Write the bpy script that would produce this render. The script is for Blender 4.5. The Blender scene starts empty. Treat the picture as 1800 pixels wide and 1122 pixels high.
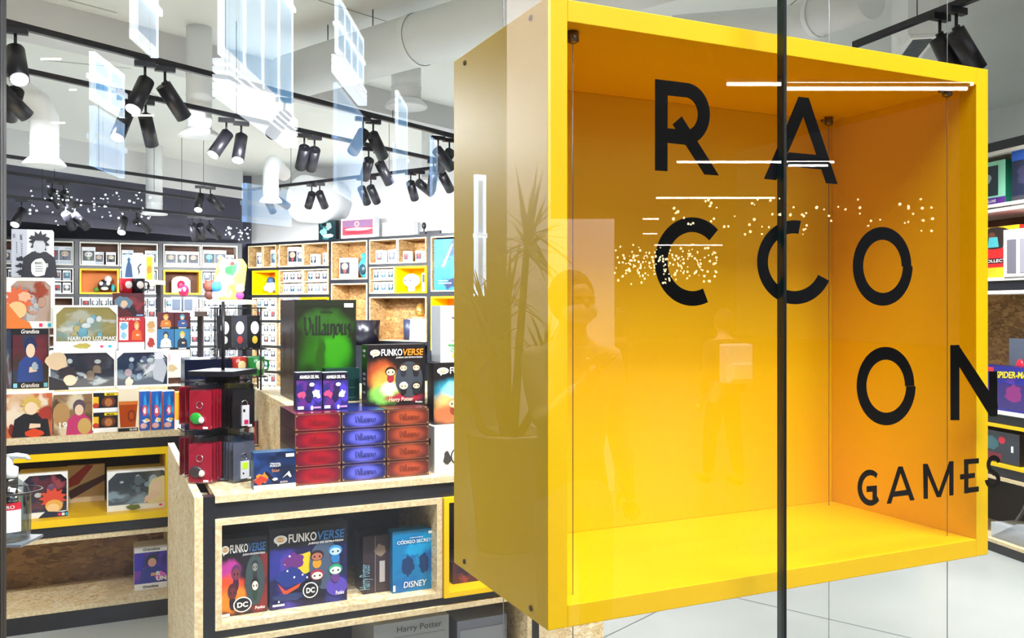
import bpy, bmesh, math, random
from mathutils import Vector, Matrix
R = math.radians
sc = bpy.context.scene
COL = sc.collection

# ------------------------------------------------------------------ camera, world, exposure
ANG = R(24.9); FPX = 1551.0; CX = 900.0; HY = 540.0; EYE = 1.5
SA, CA = math.sin(ANG), math.cos(ANG)
cam_d = bpy.data.cameras.new('camera'); cam = bpy.data.objects.new('camera', cam_d); COL.objects.link(cam)
cam.location = (0, 0, EYE); cam.rotation_euler = (R(90), 0, -ANG)
cam_d.sensor_width = 36; cam_d.lens = 36 * FPX / 1800; cam_d.shift_y = -21 / 1800.0
cam_d.clip_start = 0.05; cam_d.clip_end = 200
sc.camera = cam
sc.view_settings.view_transform = 'Standard'; sc.view_settings.look = 'None'
sc.view_settings.exposure = 0.66; sc.view_settings.gamma = 1; sc.view_settings.use_curve_mapping = False
w = bpy.data.worlds.new('world'); sc.world = w; w.use_nodes = True
w.node_tree.nodes['Background'].inputs[0].default_value = (0.75, 0.87, 1, 1)
w.node_tree.nodes['Background'].inputs[1].default_value = 0.05
sc.cycles.max_bounces = 8; sc.cycles.transparent_max_bounces = 16; sc.cycles.use_denoising = True
sc.cycles.sample_clamp_indirect = 6.0; sc.cycles.caustics_reflective = False; sc.cycles.caustics_refractive = False

def area(name, loc, size, sy, power, rot=(0, 0, 0), color=(1, 1, 1)):
    d = bpy.data.lights.new(name, 'AREA'); d.shape = 'RECTANGLE'; d.size = size; d.size_y = sy; d.energy = power; d.color = color
    o = bpy.data.objects.new(name, d); COL.objects.link(o); o.location = loc; o.rotation_euler = rot
    return o
# unseen area lamps standing in for arcade skylights; the second added for the pillar
area('arcade_area_light', (1.6, -1.6, 6.6), 5.0, 3.0, 510, (R(22), 0, 0), (1.0, 0.97, 0.93))
area('arcade_area_light', (3.2, -.9, 5.6), 3.0, 1.0, 520, (R(-50), 0, 0), (1.0, 0.97, 0.95))  # added lamp aimed at the pale pillar, to brighten its mirror image
area('arcade_area_light', (9.5, -7.5, 8.6), 6.0, 4.0, 300, (0, 0, 0), (0.95, 0.98, 1.0))
def ray(px, py):
    u = (px - CX) / FPX; v = (HY - py) / FPX
    return Vector((SA + u * CA, CA - u * SA, v))
def onY(px, py, Y):
    d = ray(px, py); return Vector((0, 0, EYE)) + d * (Y / d.y)
def onZ(px, py, Z): return Vector((0, 0, EYE)) + ray(px, py) * Z
def onh(px, py, z):
    d = ray(px, py); return Vector((0, 0, EYE)) + d * ((z - EYE) / d.z)
YG = 1.40      # plane of the shop window
def mirr(px, py, Z):    # a point of the arcade that shows in the window at this distance
    p = onZ(px, py, Z); return Vector((p.x, 2 * YG - p.y, p.z))

# ------------------------------------------------------------------ materials
def lin(c):
    if isinstance(c, str):
        c = c.lstrip('#'); c = [int(c[i:i + 2], 16) / 255 for i in (0, 2, 4)]
    return tuple((x / 12.92 if x <= .04045 else ((x + .055) / 1.055) ** 2.4) for x in c[:3]) + (1,)
_M = {}
def mat(c, rough=.5, metal=0.0, emit=0.0, spec=.5):
    k = (str(c), rough, metal, emit)
    if k in _M: return _M[k]
    m = bpy.data.materials.new('paint_' + str(len(_M))); m.use_nodes = True
    b = m.node_tree.nodes['Principled BSDF']
    b.inputs['Base Color'].default_value = lin(c); b.inputs['Roughness'].default_value = rough
    b.inputs['Metallic'].default_value = metal; b.inputs['Specular IOR Level'].default_value = spec
    if emit:
        b.inputs['Emission Color'].default_value = lin(c); b.inputs['Emission Strength'].default_value = emit
    _M[k] = m
    return m
def noisy(name, stops, scale=(1, 1, 1), ns=5.0, detail=4, rough=.5, distort=0.0, metal=0, coord='Object', voro=False, bump=0, spec=.5):
    if name in _M: return _M[name]
    m = bpy.data.materials.new(name); m.use_nodes = True; nt = m.node_tree; b = nt.nodes['Principled BSDF']
    tc = nt.nodes.new('ShaderNodeTexCoord'); mp = nt.nodes.new('ShaderNodeMapping'); mp.inputs['Scale'].default_value = scale
    nt.links.new(tc.outputs[coord], mp.inputs[0])
    if voro:
        n = nt.nodes.new('ShaderNodeTexVoronoi'); n.inputs['Scale'].default_value = ns; out = n.outputs['Color']
        n2 = nt.nodes.new('ShaderNodeTexNoise'); n2.inputs['Scale'].default_value = ns * .6
        mx = nt.nodes.new('ShaderNodeMix'); mx.data_type = 'VECTOR'; mx.inputs[0].default_value = .25
        nt.links.new(mp.outputs[0], n2.inputs[0]); nt.links.new(mp.outputs[0], mx.inputs[4]); nt.links.new(n2.outputs['Color'], mx.inputs[5])
        nt.links.new(mx.outputs[1], n.inputs[0])
    else:
        n = nt.nodes.new('ShaderNodeTexNoise'); n.inputs['Scale'].default_value = ns; n.inputs['Detail'].default_value = detail
        n.inputs['Distortion'].default_value = distort; out = n.outputs[0]
        nt.links.new(mp.outputs[0], n.inputs[0])
    cr = nt.nodes.new('ShaderNodeValToRGB'); el = cr.color_ramp.elements
    while len(el) < len(stops): el.new(.5)
    for e, (p, c) in zip(el, stops): e.position = p; e.color = lin(c)
    nt.links.new(out, cr.inputs[0]); nt.links.new(cr.outputs[0], b.inputs['Base Color'])
    b.inputs['Roughness'].default_value = rough; b.inputs['Metallic'].default_value = metal; b.inputs['Specular IOR Level'].default_value = spec
    if bump:
        bp = nt.nodes.new('ShaderNodeBump'); bp.inputs['Strength'].default_value = bump; bp.inputs['Distance'].default_value = .002
        nt.links.new(out, bp.inputs['Height']); nt.links.new(bp.outputs[0], b.inputs['Normal'])
    _M[name] = m
    return m
def soft(name, base, glows, rough=.35, wob=.22, ns=3.5, seed=0):   # printed artwork: soft patches of colour (x, z, rx, rz, colour) over a base
    if name in _M: return _M[name]
    m = bpy.data.materials.new(name); m.use_nodes = True; nt = m.node_tree; b = nt.nodes['Principled BSDF']; L = nt.links.new
    tc = nt.nodes.new('ShaderNodeTexCoord'); n = nt.nodes.new('ShaderNodeTexNoise'); n.inputs['Scale'].default_value = ns; n.inputs['Detail'].default_value = 5
    off = nt.nodes.new('ShaderNodeVectorMath'); off.operation = 'ADD'; off.inputs[1].default_value = (seed * 1.37, seed * .71, seed * 2.11); L(tc.outputs['Generated'], off.inputs[0]); L(off.outputs[0], n.inputs[0])
    sc_ = nt.nodes.new('ShaderNodeVectorMath'); sc_.operation = 'MULTIPLY_ADD'; sc_.inputs[1].default_value = (wob * 2,) * 3; L(n.outputs['Color'], sc_.inputs[0]); L(tc.outputs['Generated'], sc_.inputs[2])
    prev = None
    for (cx, cz, rx, rz, c) in glows:
        a = nt.nodes.new('ShaderNodeVectorMath'); a.operation = 'SUBTRACT'; a.inputs[1].default_value = (cx + wob, 0, cz + wob); L(sc_.outputs[0], a.inputs[0])
        d = nt.nodes.new('ShaderNodeVectorMath'); d.operation = 'MULTIPLY'; d.inputs[1].default_value = (1 / rx, 0, 1 / rz); L(a.outputs[0], d.inputs[0])
        l = nt.nodes.new('ShaderNodeVectorMath'); l.operation = 'LENGTH'; L(d.outputs[0], l.inputs[0])
        mr = nt.nodes.new('ShaderNodeMapRange'); mr.interpolation_type = 'SMOOTHSTEP'; mr.inputs[1].default_value = .45; mr.inputs[2].default_value = 1.1; mr.inputs[3].default_value = 1; mr.inputs[4].default_value = 0; L(l.outputs['Value'], mr.inputs[0])
        mx = nt.nodes.new('ShaderNodeMix'); mx.data_type = 'RGBA'; L(mr.outputs[0], mx.inputs[0]); mx.inputs[7].default_value = lin(c)
        if prev is None: mx.inputs[6].default_value = lin(base)
        else: L(prev, mx.inputs[6])
        prev = mx.outputs[2]
    L(prev, b.inputs['Base Color']); b.inputs['Roughness'].default_value = rough
    _M[name] = m; return m
def art(*cols, ns=2.2, distort=1.5, rough=.35, seed=0):   # generic printed artwork in these colours
    rg = random.Random(seed * 31 + 5); gl = []
    for k in range(11): gl.append((rg.uniform(.05, .95), rg.uniform(.1, .9), rg.uniform(.1, .34), rg.uniform(.1, .3), cols[(k + 1) % len(cols)]))
    return soft('art_' + '_'.join(cols) + str(seed), cols[0], gl, rough, .2, 3 + ns, seed)
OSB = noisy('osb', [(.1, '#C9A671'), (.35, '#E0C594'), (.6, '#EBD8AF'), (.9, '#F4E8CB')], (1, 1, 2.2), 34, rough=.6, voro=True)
OSBD = noisy('osb_inside_shaded', [(.15, '#6F4C27'), (.45, '#8D6435'), (.7, '#A27844'), (.9, '#B48C55')], (1, 1, 2.4), 20, rough=.6, voro=True)  # darker copy of the board, shade inside the boxes put into the colour
OSBM = noisy('osb_mid_shaded', [(.15, '#8E6B40'), (.45, '#AC8858'), (.7, '#C29D6A'), (.9, '#CFAE7E')], (1, 1, 2.2), 22, rough=.6, voro=True)  # mid copy of the board, brown shadow painted in for box sides
OSBE = noisy('osb_edge', [(.3, '#C9AE82'), (.6, '#E2CFA6'), (.8, '#EFE2C4')], (3, 3, 3), 30, rough=.7)
BLACK = noisy('black_laminate', [(.3, '#15161C'), (.7, '#1D1F28')], ns=3, rough=.35)
YEL = noisy('yellow_lacquer', [(.3, '#F5C400'), (.7, '#F6CA02')], ns=2, rough=.42, spec=.35)
WHITE = noisy('white_paint', [(.3, '#EAEBE9'), (.7, '#EFF0EE')], ns=1.2, rough=.7)
CEIL = noisy('ceiling_paint', [(.35, '#E9E9E3'), (.5, '#EEEEE8'), (.7, '#F2F2EC')], (1, .3, 1), 1.0, rough=.8)
GREYW = noisy('grey_wall', [(.3, '#D4D3D4'), (.7, '#DCDBDC')], ns=1.2, rough=.7)
DARKW = noisy('dark_wall', [(.3, '#3E3E50'), (.7, '#494857')], ns=1.0, rough=.6)
METB = noisy('black_metal', [(.3, '#16151C'), (.7, '#201E27')], ns=8, rough=.4)
DUCT = noisy('white_duct', [(.3, '#F2F5F8'), (.7, '#F6F8FA')], (1, 1, 1), 2.5, rough=.45)
CONC = noisy('concrete_floor', [(.25, '#A9B0AE'), (.5, '#B8BDBB'), (.75, '#C6CAC8')], (1, 1, 1), .8, 8, rough=.28)
MALLF = noisy('arcade_floor', [(.3, '#57534E'), (.7, '#66615B')], ns=1, rough=.3)
MALLC = noisy('arcade_ceiling', [(.3, '#24211F'), (.7, '#2C2826')], ns=1, rough=.8)
MALLW = noisy('arcade_wall', [(.3, '#2A2626'), (.7, '#332E2D')], ns=1, rough=.7)
CHROME = mat('#C8C8CC', .2, 1.0)
def clear_mat(name, r0, tint, rough=0.0):
    m = bpy.data.materials.new(name); m.use_nodes = True; nt = m.node_tree; nt.nodes.clear()
    o = nt.nodes.new('ShaderNodeOutputMaterial'); t = nt.nodes.new('ShaderNodeBsdfTransparent'); g = nt.nodes.new('ShaderNodeBsdfGlossy')
    t.inputs[0].default_value = lin(tint); g.inputs['Roughness'].default_value = rough
    lw = nt.nodes.new('ShaderNodeLayerWeight'); lw.inputs[0].default_value = .5
    p = nt.nodes.new('ShaderNodeMath'); p.operation = 'POWER'; p.inputs[1].default_value = 5
    ma = nt.nodes.new('ShaderNodeMath'); ma.operation = 'MULTIPLY_ADD'; ma.inputs[1].default_value = 1 - r0; ma.inputs[2].default_value = r0
    mx = nt.nodes.new('ShaderNodeMixShader')
    nt.links.new(lw.outputs['Facing'], p.inputs[0]); nt.links.new(p.outputs[0], ma.inputs[0]); nt.links.new(ma.outputs[0], mx.inputs[0])
    nt.links.new(t.outputs[0], mx.inputs[1]); nt.links.new(g.outputs[0], mx.inputs[2]); nt.links.new(mx.outputs[0], o.inputs[0])
    _M[name] = m; return m
GLASS = clear_mat('window_glass', .085, '#FDFEFE')
CLEAR = clear_mat('clear_body', 0.0, '#FFFFFF')
PLAST = clear_mat('clear_plastic', .10, '#F2F6F8', .08)
BOTTLE = clear_mat('clear_bottle', .16, '#D6DEE0', .05)

# ------------------------------------------------------------------ mesh helpers
class MB:
    def __init__(s): s.bm = bmesh.new(); s.ms = []
    def mi(s, m):
        if m is None: return 0
        if m not in s.ms: s.ms.append(m)
        return s.ms.index(m)
    def faces(s, vs, fs, m, smooth=False):
        v = [s.bm.verts.new(p) for p in vs]; i = s.mi(m)
        for f in fs:
            try: q = s.bm.faces.new([v[k] for k in f])
            except ValueError: continue
            q.material_index = i; q.smooth = smooth
    def box(s, x0, x1, y0, y1, z0, z1, m, front=None, left=None, top=None, mtx=None):
        vs = [Vector(p) for p in ((x0, y0, z0), (x1, y0, z0), (x1, y1, z0), (x0, y1, z0), (x0, y0, z1), (x1, y0, z1), (x1, y1, z1), (x0, y1, z1))]
        if mtx: vs = [mtx @ p for p in vs]
        v = [s.bm.verts.new(p) for p in vs]
        for f, mm in (((0, 1, 5, 4), front), ((1, 2, 6, 5), None), ((2, 3, 7, 6), None), ((3, 0, 4, 7), left), ((4, 5, 6, 7), top), ((3, 2, 1, 0), None)):
            s.bm.faces.new([v[k] for k in f]).material_index = s.mi(mm or m)
        return s
    def prism(s, pts, y0, y1, m):      # outline in x,z extruded along y
        n = len(pts); vs = [(p[0], y0, p[1]) for p in pts] + [(p[0], y1, p[1]) for p in pts]
        s.faces(vs, [list(range(n)), list(range(2 * n - 1, n - 1, -1))] + [[(i + 1) % n, i, n + i, n + (i + 1) % n] for i in range(n)], m)
        return s
    def tube(s, path, r, m, seg=10, cap=True, smooth=True):
        path = [Vector(p) for p in path]; rs = r if isinstance(r, (list, tuple)) else [r] * len(path)
        rings = []; prev = None
        for i, p in enumerate(path):
            d = (path[min(i + 1, len(path) - 1)] - path[max(i - 1, 0)])
            if d.length < 1e-9: d = Vector((0, 0, 1))
            d.normalize()
            if prev is None: prev = d.orthogonal().normalized()
            a = (prev - d * prev.dot(d))
            a = a.normalized() if a.length > 1e-6 else d.orthogonal().normalized()
            prev = a; b = d.cross(a)
            rings.append([s.bm.verts.new(p + (a * math.cos(t) + b * math.sin(t)) * rs[i]) for t in (2 * math.pi * k / seg for k in range(seg))])
        i = s.mi(m)
        for q in range(len(rings) - 1):
            for k in range(seg):
                f = s.bm.faces.new((rings[q][k], rings[q][(k + 1) % seg], rings[q + 1][(k + 1) % seg], rings[q + 1][k])); f.material_index = i; f.smooth = smooth
        if cap:
            for rg, rev in ((rings[0], True), (rings[-1], False)):
                f = s.bm.faces.new(rg[::-1] if rev else rg); f.material_index = i
        return s
    def lathe(s, prof, m, c=(0, 0, 0), seg=20, smooth=True):   # prof: (radius, z)
        rings = []
        for r, z in prof:
            rings.append([s.bm.verts.new((c[0] + max(r, 1e-4) * math.cos(2 * math.pi * k / seg), c[1] + max(r, 1e-4) * math.sin(2 * math.pi * k / seg), c[2] + z)) for k in range(seg)])
        i = s.mi(m)
        for q in range(len(rings) - 1):
            for k in range(seg):
                f = s.bm.faces.new((rings[q][k], rings[q][(k + 1) % seg], rings[q + 1][(k + 1) % seg], rings[q + 1][k])); f.material_index = i; f.smooth = smooth
        return s
    def ball(s, c, r, m, seg=12, sz=(1, 1, 1)):
        n = seg // 2
        vs = [(c[0] + r * sz[0] * math.sin(math.pi * j / n) * math.cos(2 * math.pi * k / seg), c[1] + r * sz[1] * math.sin(math.pi * j / n) * math.sin(2 * math.pi * k / seg), c[2] + r * sz[2] * math.cos(math.pi * j / n)) for j in range(1, n) for k in range(seg)]
        vs += [(c[0], c[1], c[2] + r * sz[2]), (c[0], c[1], c[2] - r * sz[2])]
        T, B = len(vs) - 2, len(vs) - 1; fs = []
        for j in range(n - 2):
            for k in range(seg): fs.append((j * seg + k, (j + 1) * seg + k, (j + 1) * seg + (k + 1) % seg, j * seg + (k + 1) % seg))
        for k in range(seg): fs.append((T, k, (k + 1) % seg)); fs.append((B, (n - 2) * seg + (k + 1) % seg, (n - 2) * seg + k))
        s.faces(vs, fs, m, True); return s
    def build(s, name, parent=None, loc=None, rz=None, bevel=0):
        bmesh.ops.recalc_face_normals(s.bm, faces=s.bm.faces[:])
        me = bpy.data.meshes.new(name); s.bm.to_mesh(me); s.bm.free()
        for m in s.ms: me.materials.append(m)
        o = bpy.data.objects.new(name, me); COL.objects.link(o)
        if parent is not None: o.parent = parent
        if loc is not None: o.location = loc
        if rz is not None: o.rotation_euler = (0, 0, rz)
        if bevel:
            b = o.modifiers.new('edge', 'BEVEL'); b.width = bevel; b.segments = 2; b.limit_method = 'ANGLE'
        return o
def tag(o, label, cat, group=None, kind=None):
    if label: o['label'] = label
    if cat: o['category'] = cat
    if group: o['group'] = group
    if kind: o['kind'] = kind
    return o
def struct(o, label=None):
    o['kind'] = 'structure'
    if label: o['label'] = label
    return o
def empty(name, loc, rz=0, label=None, cat=None, group=None):
    o = bpy.data.objects.new(name, None); COL.objects.link(o); o.location = loc; o.rotation_euler = (0, 0, rz); o.empty_display_size = .1
    return tag(o, label, cat, group)
def copy_tree(o, loc=None, rz=None, label=None, group=None, parent=None):
    c = o.copy(); COL.objects.link(c)
    if parent is not None: c.parent = parent
    if loc is not None: c.location = loc
    if rz is not None: c.rotation_euler = (0, 0, rz)
    if label: c['label'] = label
    if group: c['group'] = group
    for ch in list(o.children): copy_tree(ch, parent=c)
    return c

# text as mesh, cached, normalised to the unit box
_T = {}
def text_mesh(s, bold=.0, shear=0.0):
    k = (s, bold, shear)
    if k in _T: return _T[k]
    cu = bpy.data.curves.new('t', 'FONT'); cu.body = s; cu.offset = bold; cu.shear = shear; cu.resolution_u = 3; cu.fill_mode = 'FRONT'
    o = bpy.data.objects.new('t', cu); COL.objects.link(o)
    dg = bpy.context.evaluated_depsgraph_get(); me = o.evaluated_get(dg).to_mesh()
    vs = [v.co.copy() for v in me.vertices]; fs = [list(p.vertices) for p in me.polygons]
    x0 = min(v.x for v in vs); x1 = max(v.x for v in vs); y0 = min(v.y for v in vs); y1 = max(v.y for v in vs)
    vs = [((v.x - x0) / (x1 - x0), (v.y - y0) / (y1 - y0)) for v in vs]
    o.evaluated_get(dg).to_mesh_clear(); COL.objects.unlink(o); bpy.data.objects.remove(o); bpy.data.curves.remove(cu)
    _T[k] = (vs, fs); return _T[k]
# broad-nib lettering
NIB = {'V': (.95, [[(0, 1.45), (.14, 1.62), (.24, 1.5), (.22, .6), (.42, 0)], [(.42, 0), (.78, .5), (.8, 1.2), (.62, 1.6)], [(-.1, 1.1), (.1, 1.2)]]),
       'i': (.36, [[(0, .88), (.1, 1), (.1, .12), (.24, 0)], [(.08, 1.3), (.14, 1.38)]]),
       'l': (.34, [[(0, 1.62), (.1, 1.75), (.1, .12), (.22, 0)]]),
       'a': (.58, [[(0, .85), (.22, 1), (.38, .85), (.38, .12), (.5, 0)], [(.38, .6), (.05, .42), (.05, .12), (.18, 0), (.38, .18)]]),
       'n': (.62, [[(0, .88), (.1, 1), (.1, 0)], [(.1, .8), (.3, 1), (.44, .82), (.44, .1), (.34, -.35)]]),
       'o': (.6, [[(.22, 1), (0, .8), (0, .15), (.2, 0), (.42, .2), (.42, .8), (.22, 1)]]),
       'u': (.64, [[(-.05, .88), (.05, 1), (.05, .12), (.2, 0), (.42, .16)], [(.42, 1), (.42, .12), (.55, 0)]]),
       's': (.55, [[(.42, .82), (.22, 1), (.04, .8), (.38, .38), (.34, .08), (.1, -.25)]]),
       'D': (.8, [[(0, 1.4), (.3, 1.5), (.72, 1.1), (.7, .4), (.4, 0), (.05, .12)], [(.22, 1.2), (.22, .1)]]),
       'e': (.5, [[(.02, .5), (.38, .6), (.2, 1), (0, .7), (.02, .2), (.2, 0), (.42, .15)]]),
       'y': (.6, [[(0, 1), (.08, .4), (.3, .3), (.45, 1)], [(.42, .6), (.4, -.2), (.1, -.5)]])}
def nib_polys(word, nib=.17, ang=40, tall=2.1):
    out = []; x = .15; n = (nib * math.cos(R(ang)), nib * math.sin(R(ang)))
    for ch in word:
        adv, st = NIB[ch]
        for pl in st:
            for (ax, ay), (bx, by) in zip(pl, pl[1:]):
                p = [(ax + x, ay), (ax + x + n[0], ay + n[1]), (bx + x + n[0], by + n[1]), (bx + x, by)]
                d = (bx - ax, by - ay); cr = d[0] * n[1] - d[1] * n[0]
                if abs(cr) < nib * .03:
                    L = math.hypot(*d) or 1; q = (-d[1] / L * .03, d[0] / L * .03)
                    p = [(ax + x - q[0], ay - q[1]), (ax + x + n[0], ay + n[1]), (bx + x + n[0] + q[0], by + n[1] + q[1]), (bx + x, by)]
                out.append(p)
        x += adv
    return [[(px / x, (py + .4) / 2.4) for px, py in p] for p in out]

class Print:       # artwork and lettering on the front (y = 0) of a box, in fractions of its width and height
    def __init__(s, w, h, x0=0.0, z0=0.0): s.w, s.h, s.x0, s.z0 = w, h, x0, z0; s.a = MB(); s.t = MB(); s.k = 0; s.na = s.nt = 0
    def P(s, x, z, e): return (s.x0 + x * s.w, e, s.z0 + z * s.h)
    def e(s): s.k += 1; return -.0006 - .00022 * s.k
    def poly(s, pts, m):
        e = s.e(); s.a.faces([s.P(x, z, e) for x, z in pts], [list(range(len(pts)))], m); s.na += 1; return s
    def rect(s, x0, z0, x1, z1, m): return s.poly([(x0, z0), (x1, z0), (x1, z1), (x0, z1)], m)
    def ell(s, cx, cz, rx, rz, m, n=18, rot=0):
        return s.poly([(cx + rx * math.cos(t) * math.cos(rot) - rz * math.sin(t) * math.sin(rot), cz + rx * math.cos(t) * math.sin(rot) + rz * math.sin(t) * math.cos(rot)) for t in (2 * math.pi * i / n for i in range(n))], m)
    def blob(s, cx, cz, rx, rz, m, rnd, n=16, j=.25):
        return s.poly([(cx + rx * (1 + rnd.uniform(-j, j)) * math.cos(t), cz + rz * (1 + rnd.uniform(-j, j)) * math.sin(t)) for t in (2 * math.pi * i / n for i in range(n))], m)
    def spiky(s, cx, cz, rx, rz, m, rnd, n=11):
        pts = []
        for i in range(n * 2):
            t = 2 * math.pi * i / (2 * n); k = 1.25 if i % 2 else .82
            pts.append((cx + rx * k * math.cos(t), cz + rz * k * math.sin(t)))
        return s.poly(pts, m)
    def text(s, t, x, z, w, h, m, bold=.012, shear=0.0, rot=0.0):
        vs, fs = text_mesh(t, bold, shear); e = s.e() - .0012; c, d = math.cos(rot), math.sin(rot)
        out = []
        for a, b in vs:
            X = a * w * s.w; Z = b * h * s.h
            out.append((s.x0 + x * s.w + X * c - Z * d, e, s.z0 + z * s.h + X * d + Z * c))
        s.t.faces(out, fs, m); s.nt += 1; return s
    def nib(s, word, x, z, w, h, m, nib=.17):
        e = s.e() - .0012
        for p in nib_polys(word, nib):
            s.t.faces([s.P(x + a * w, z + b * h, e) for a, b in p], [list(range(4))], m)
        s.nt += 1; return s
    def done(s, root):
        if s.na: s.a.build('cover_print', root)
        else: s.a.bm.free()
        if s.nt: s.t.build('lettering', root)
        else: s.t.bm.free()
def busy(p, rnd, cols, n=14, x0=.05, z0=.05, x1=.95, z1=.9, s=.2):
    for _ in range(n):
        c = mat(rnd.choice(cols), .35); x = rnd.uniform(x0, x1); z = rnd.uniform(z0, z1); a = rnd.uniform(.3, 1) * s; b = rnd.uniform(.3, 1) * s
        a = min(a, x - x0 + .02, x1 - x + .02); b = min(b, z - z0 + .02, z1 - z + .02)
        if a > .01 and b > .01: p.blob(x, z, a, b, c, rnd)
def figure_art(p, cx, z0, h, asp, hair, skin, cloth, rnd, spiky=True, arm=True):   # a plain half-length figure
    hw = h * asp
    p.poly([(cx - .42 * hw, z0), (cx + .42 * hw, z0), (cx + .36 * hw, z0 + .42 * h), (cx + .16 * hw, z0 + .55 * h), (cx - .16 * hw, z0 + .55 * h), (cx - .36 * hw, z0 + .42 * h)], mat(cloth, .4))
    (p.spiky if spiky else p.ell)(cx, z0 + .76 * h, .2 * hw, .2 * h, mat(hair, .4), *((rnd,) if spiky else ()))
    p.ell(cx, z0 + .67 * h, .14 * hw, .15 * h, mat(skin, .4))
    if arm: p.poly([(cx - .05 * hw, z0 + .2 * h), (cx + .2 * hw, z0 + .22 * h), (cx + .2 * hw, z0 + .3 * h), (cx - .03 * hw, z0 + .32 * h)], mat(skin, .4))
def toy_art(p, cx, cz, s, asp, head, body, face='#E9C9A9', mask=False):   # big-headed vinyl toy, plain
    p.ell(cx, cz - s * .75, s * .4 * asp, s * .5, mat(body, .35))
    p.ell(cx, cz, s * .62 * asp, s * .52, mat(head, .35)); p.ell(cx, cz - s * .1, s * .5 * asp, s * .36, mat(face, .35))
    for k in (-1, 1): p.ell(cx + k * s * .24 * asp, cz - s * .1, s * .09 * asp, s * .1, mat('#101018', .3), 10)

def carton(name, x, y, z, wd, dp, ht, front, side, label, cat, group=None, rz=0, top=None, left=None):
    o = MB().box(0, wd, 0, dp, 0, ht, side, front=front, top=top, left=left).build(name, loc=(x, y, z), rz=rz)
    tag(o, label, cat, group)
    return o, Print(wd, ht)
def px_rect(x0, y0, x1, y1, Y, zb):      # width, height and left edge of a box that stands at z = zb in the plane Y
    a = onY(x0, y1, Y); b = onY(x1, y1, Y); c = onY((x0 + x1) / 2, y0, Y)
    return a.x, b.x - a.x, c.z - zb

# ================================================================== THE SETTING
CZ = 3.75    # shop ceiling
def quad_slab(name, pts, m, label=None):
    b = MB(); n = len(pts); return b
def slab(name, x0, x1, y0, y1, z0, z1, m, label=None):
    return struct(MB().box(x0, x1, y0, y1, z0, z1, m).build(name), label)
slab('floor', -8, 9.2, YG, 16.5, -.1, 0, CONC, 'light grey concrete shop floor')
slab('ceiling', -8, 9.2, YG, 16.5, CZ, CZ + .1, CEIL, 'white shop ceiling')
slab('wall_back', -8, 2.4, 15.62, 15.74, 0, CZ, DARKW, 'dark wall behind the back shelves')
slab('wall_left', -8.12, -8, YG, 16.5, 0, CZ, WHITE)
slab('wall_right', 9.2, 9.32, YG, 16.5, 0, CZ, WHITE)
# saw cuts in the floor
ft = MB()
for (a, b) in (((1310, 1055), (1600, 1122)), ((1060, 1122), (1160, 1073))):
    p, q = onh(*a, 0), onh(*b, 0); d = (q - p).normalized(); p -= d * .6; q += d * 1.2; n = Vector((-d.y, d.x, 0)) * .003
    ft.faces([(p + n) + Vector((0, 0, .001)), (p - n) + Vector((0, 0, .001)), (q - n) + Vector((0, 0, .001)), (q + n) + Vector((0, 0, .001))], [(0, 1, 2, 3)], mat('#70757A', .7))
struct(ft.build('trim_1'), 'dark joint lines cut in the concrete floor')
# the slanted back wall, behind the right run of shelves
P1 = Vector((2.17, 15.09, 0)); P2 = Vector((4.48, 11.59, 0)); WD = (P2 - P1).normalized(); WN = Vector((-WD.y, WD.x, 0))
WRZ = math.atan2(WD.y, WD.x)
o = MB().box(-.6, 9.0, .42, .54, 0, CZ, GREYW).build('wall_slanted', loc=P1, rz=WRZ); struct(o, 'pale grey wall above the slanted run of shelves')
# dark bulkhead over the left run of shelves, parallel to the light tracks
p = onZ(427, 540, 14.6); q = onZ(-60, 540, 10.6); bd = Vector((p.x - q.x, p.y - q.y, 0)); L = bd.length; brz = math.atan2(bd.y, bd.x)
o = MB().box(0, L, 0, .12, 2.6, 3.29, DARKW).build('wall_bulkhead', loc=(q.x, q.y, 0), rz=brz); struct(o, 'dark bulkhead band above the left shelves')
o = MB().box(0, L, .0, .12, 3.29, CZ, GREYW).build('wall_upper', loc=(q.x, q.y, 0), rz=brz); struct(o, 'pale wall band above the dark bulkhead')
# downstand beam under the ceiling
p = onZ(440, 92, 1); a = onh(73, 0, CZ); b = onh(800, 190, CZ); bd = Vector((b.x - a.x, b.y - a.y, 0)); ux = bd.normalized()
o = MB().box(-4, 14, 0, .3, 3.5, CZ, GREYW).build('trim_2', loc=(a.x, a.y, 0), rz=math.atan2(bd.y, bd.x)); struct(o, 'pale downstand beam crossing the ceiling')
# thin ceiling panel joints
jt = MB()
for (s_, t_) in (((560, 0), (800, 75)), ((1000, 0), (1120, 40)), ((240, 150), (330, 196)), ((310, 205), (400, 160)), ((1310, 70), (1400, 0)), ((70, 105), (230, 120)), ((270, 60), (600, 170)), ((120, 0), (205, 22))):
    p, q = onh(*s_, CZ), onh(*t_, CZ); d = (q - p).normalized(); n = Vector((-d.y, d.x, 0)) * .008; e = Vector((0, 0, -.002))
    jt.faces([p + n + e, p - n + e, q - n + e, q + n + e], [(0, 1, 2, 3)], mat('#9C9B95', .8))
struct(jt.build('trim_3'), 'thin grey joints between ceiling panels')

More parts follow.
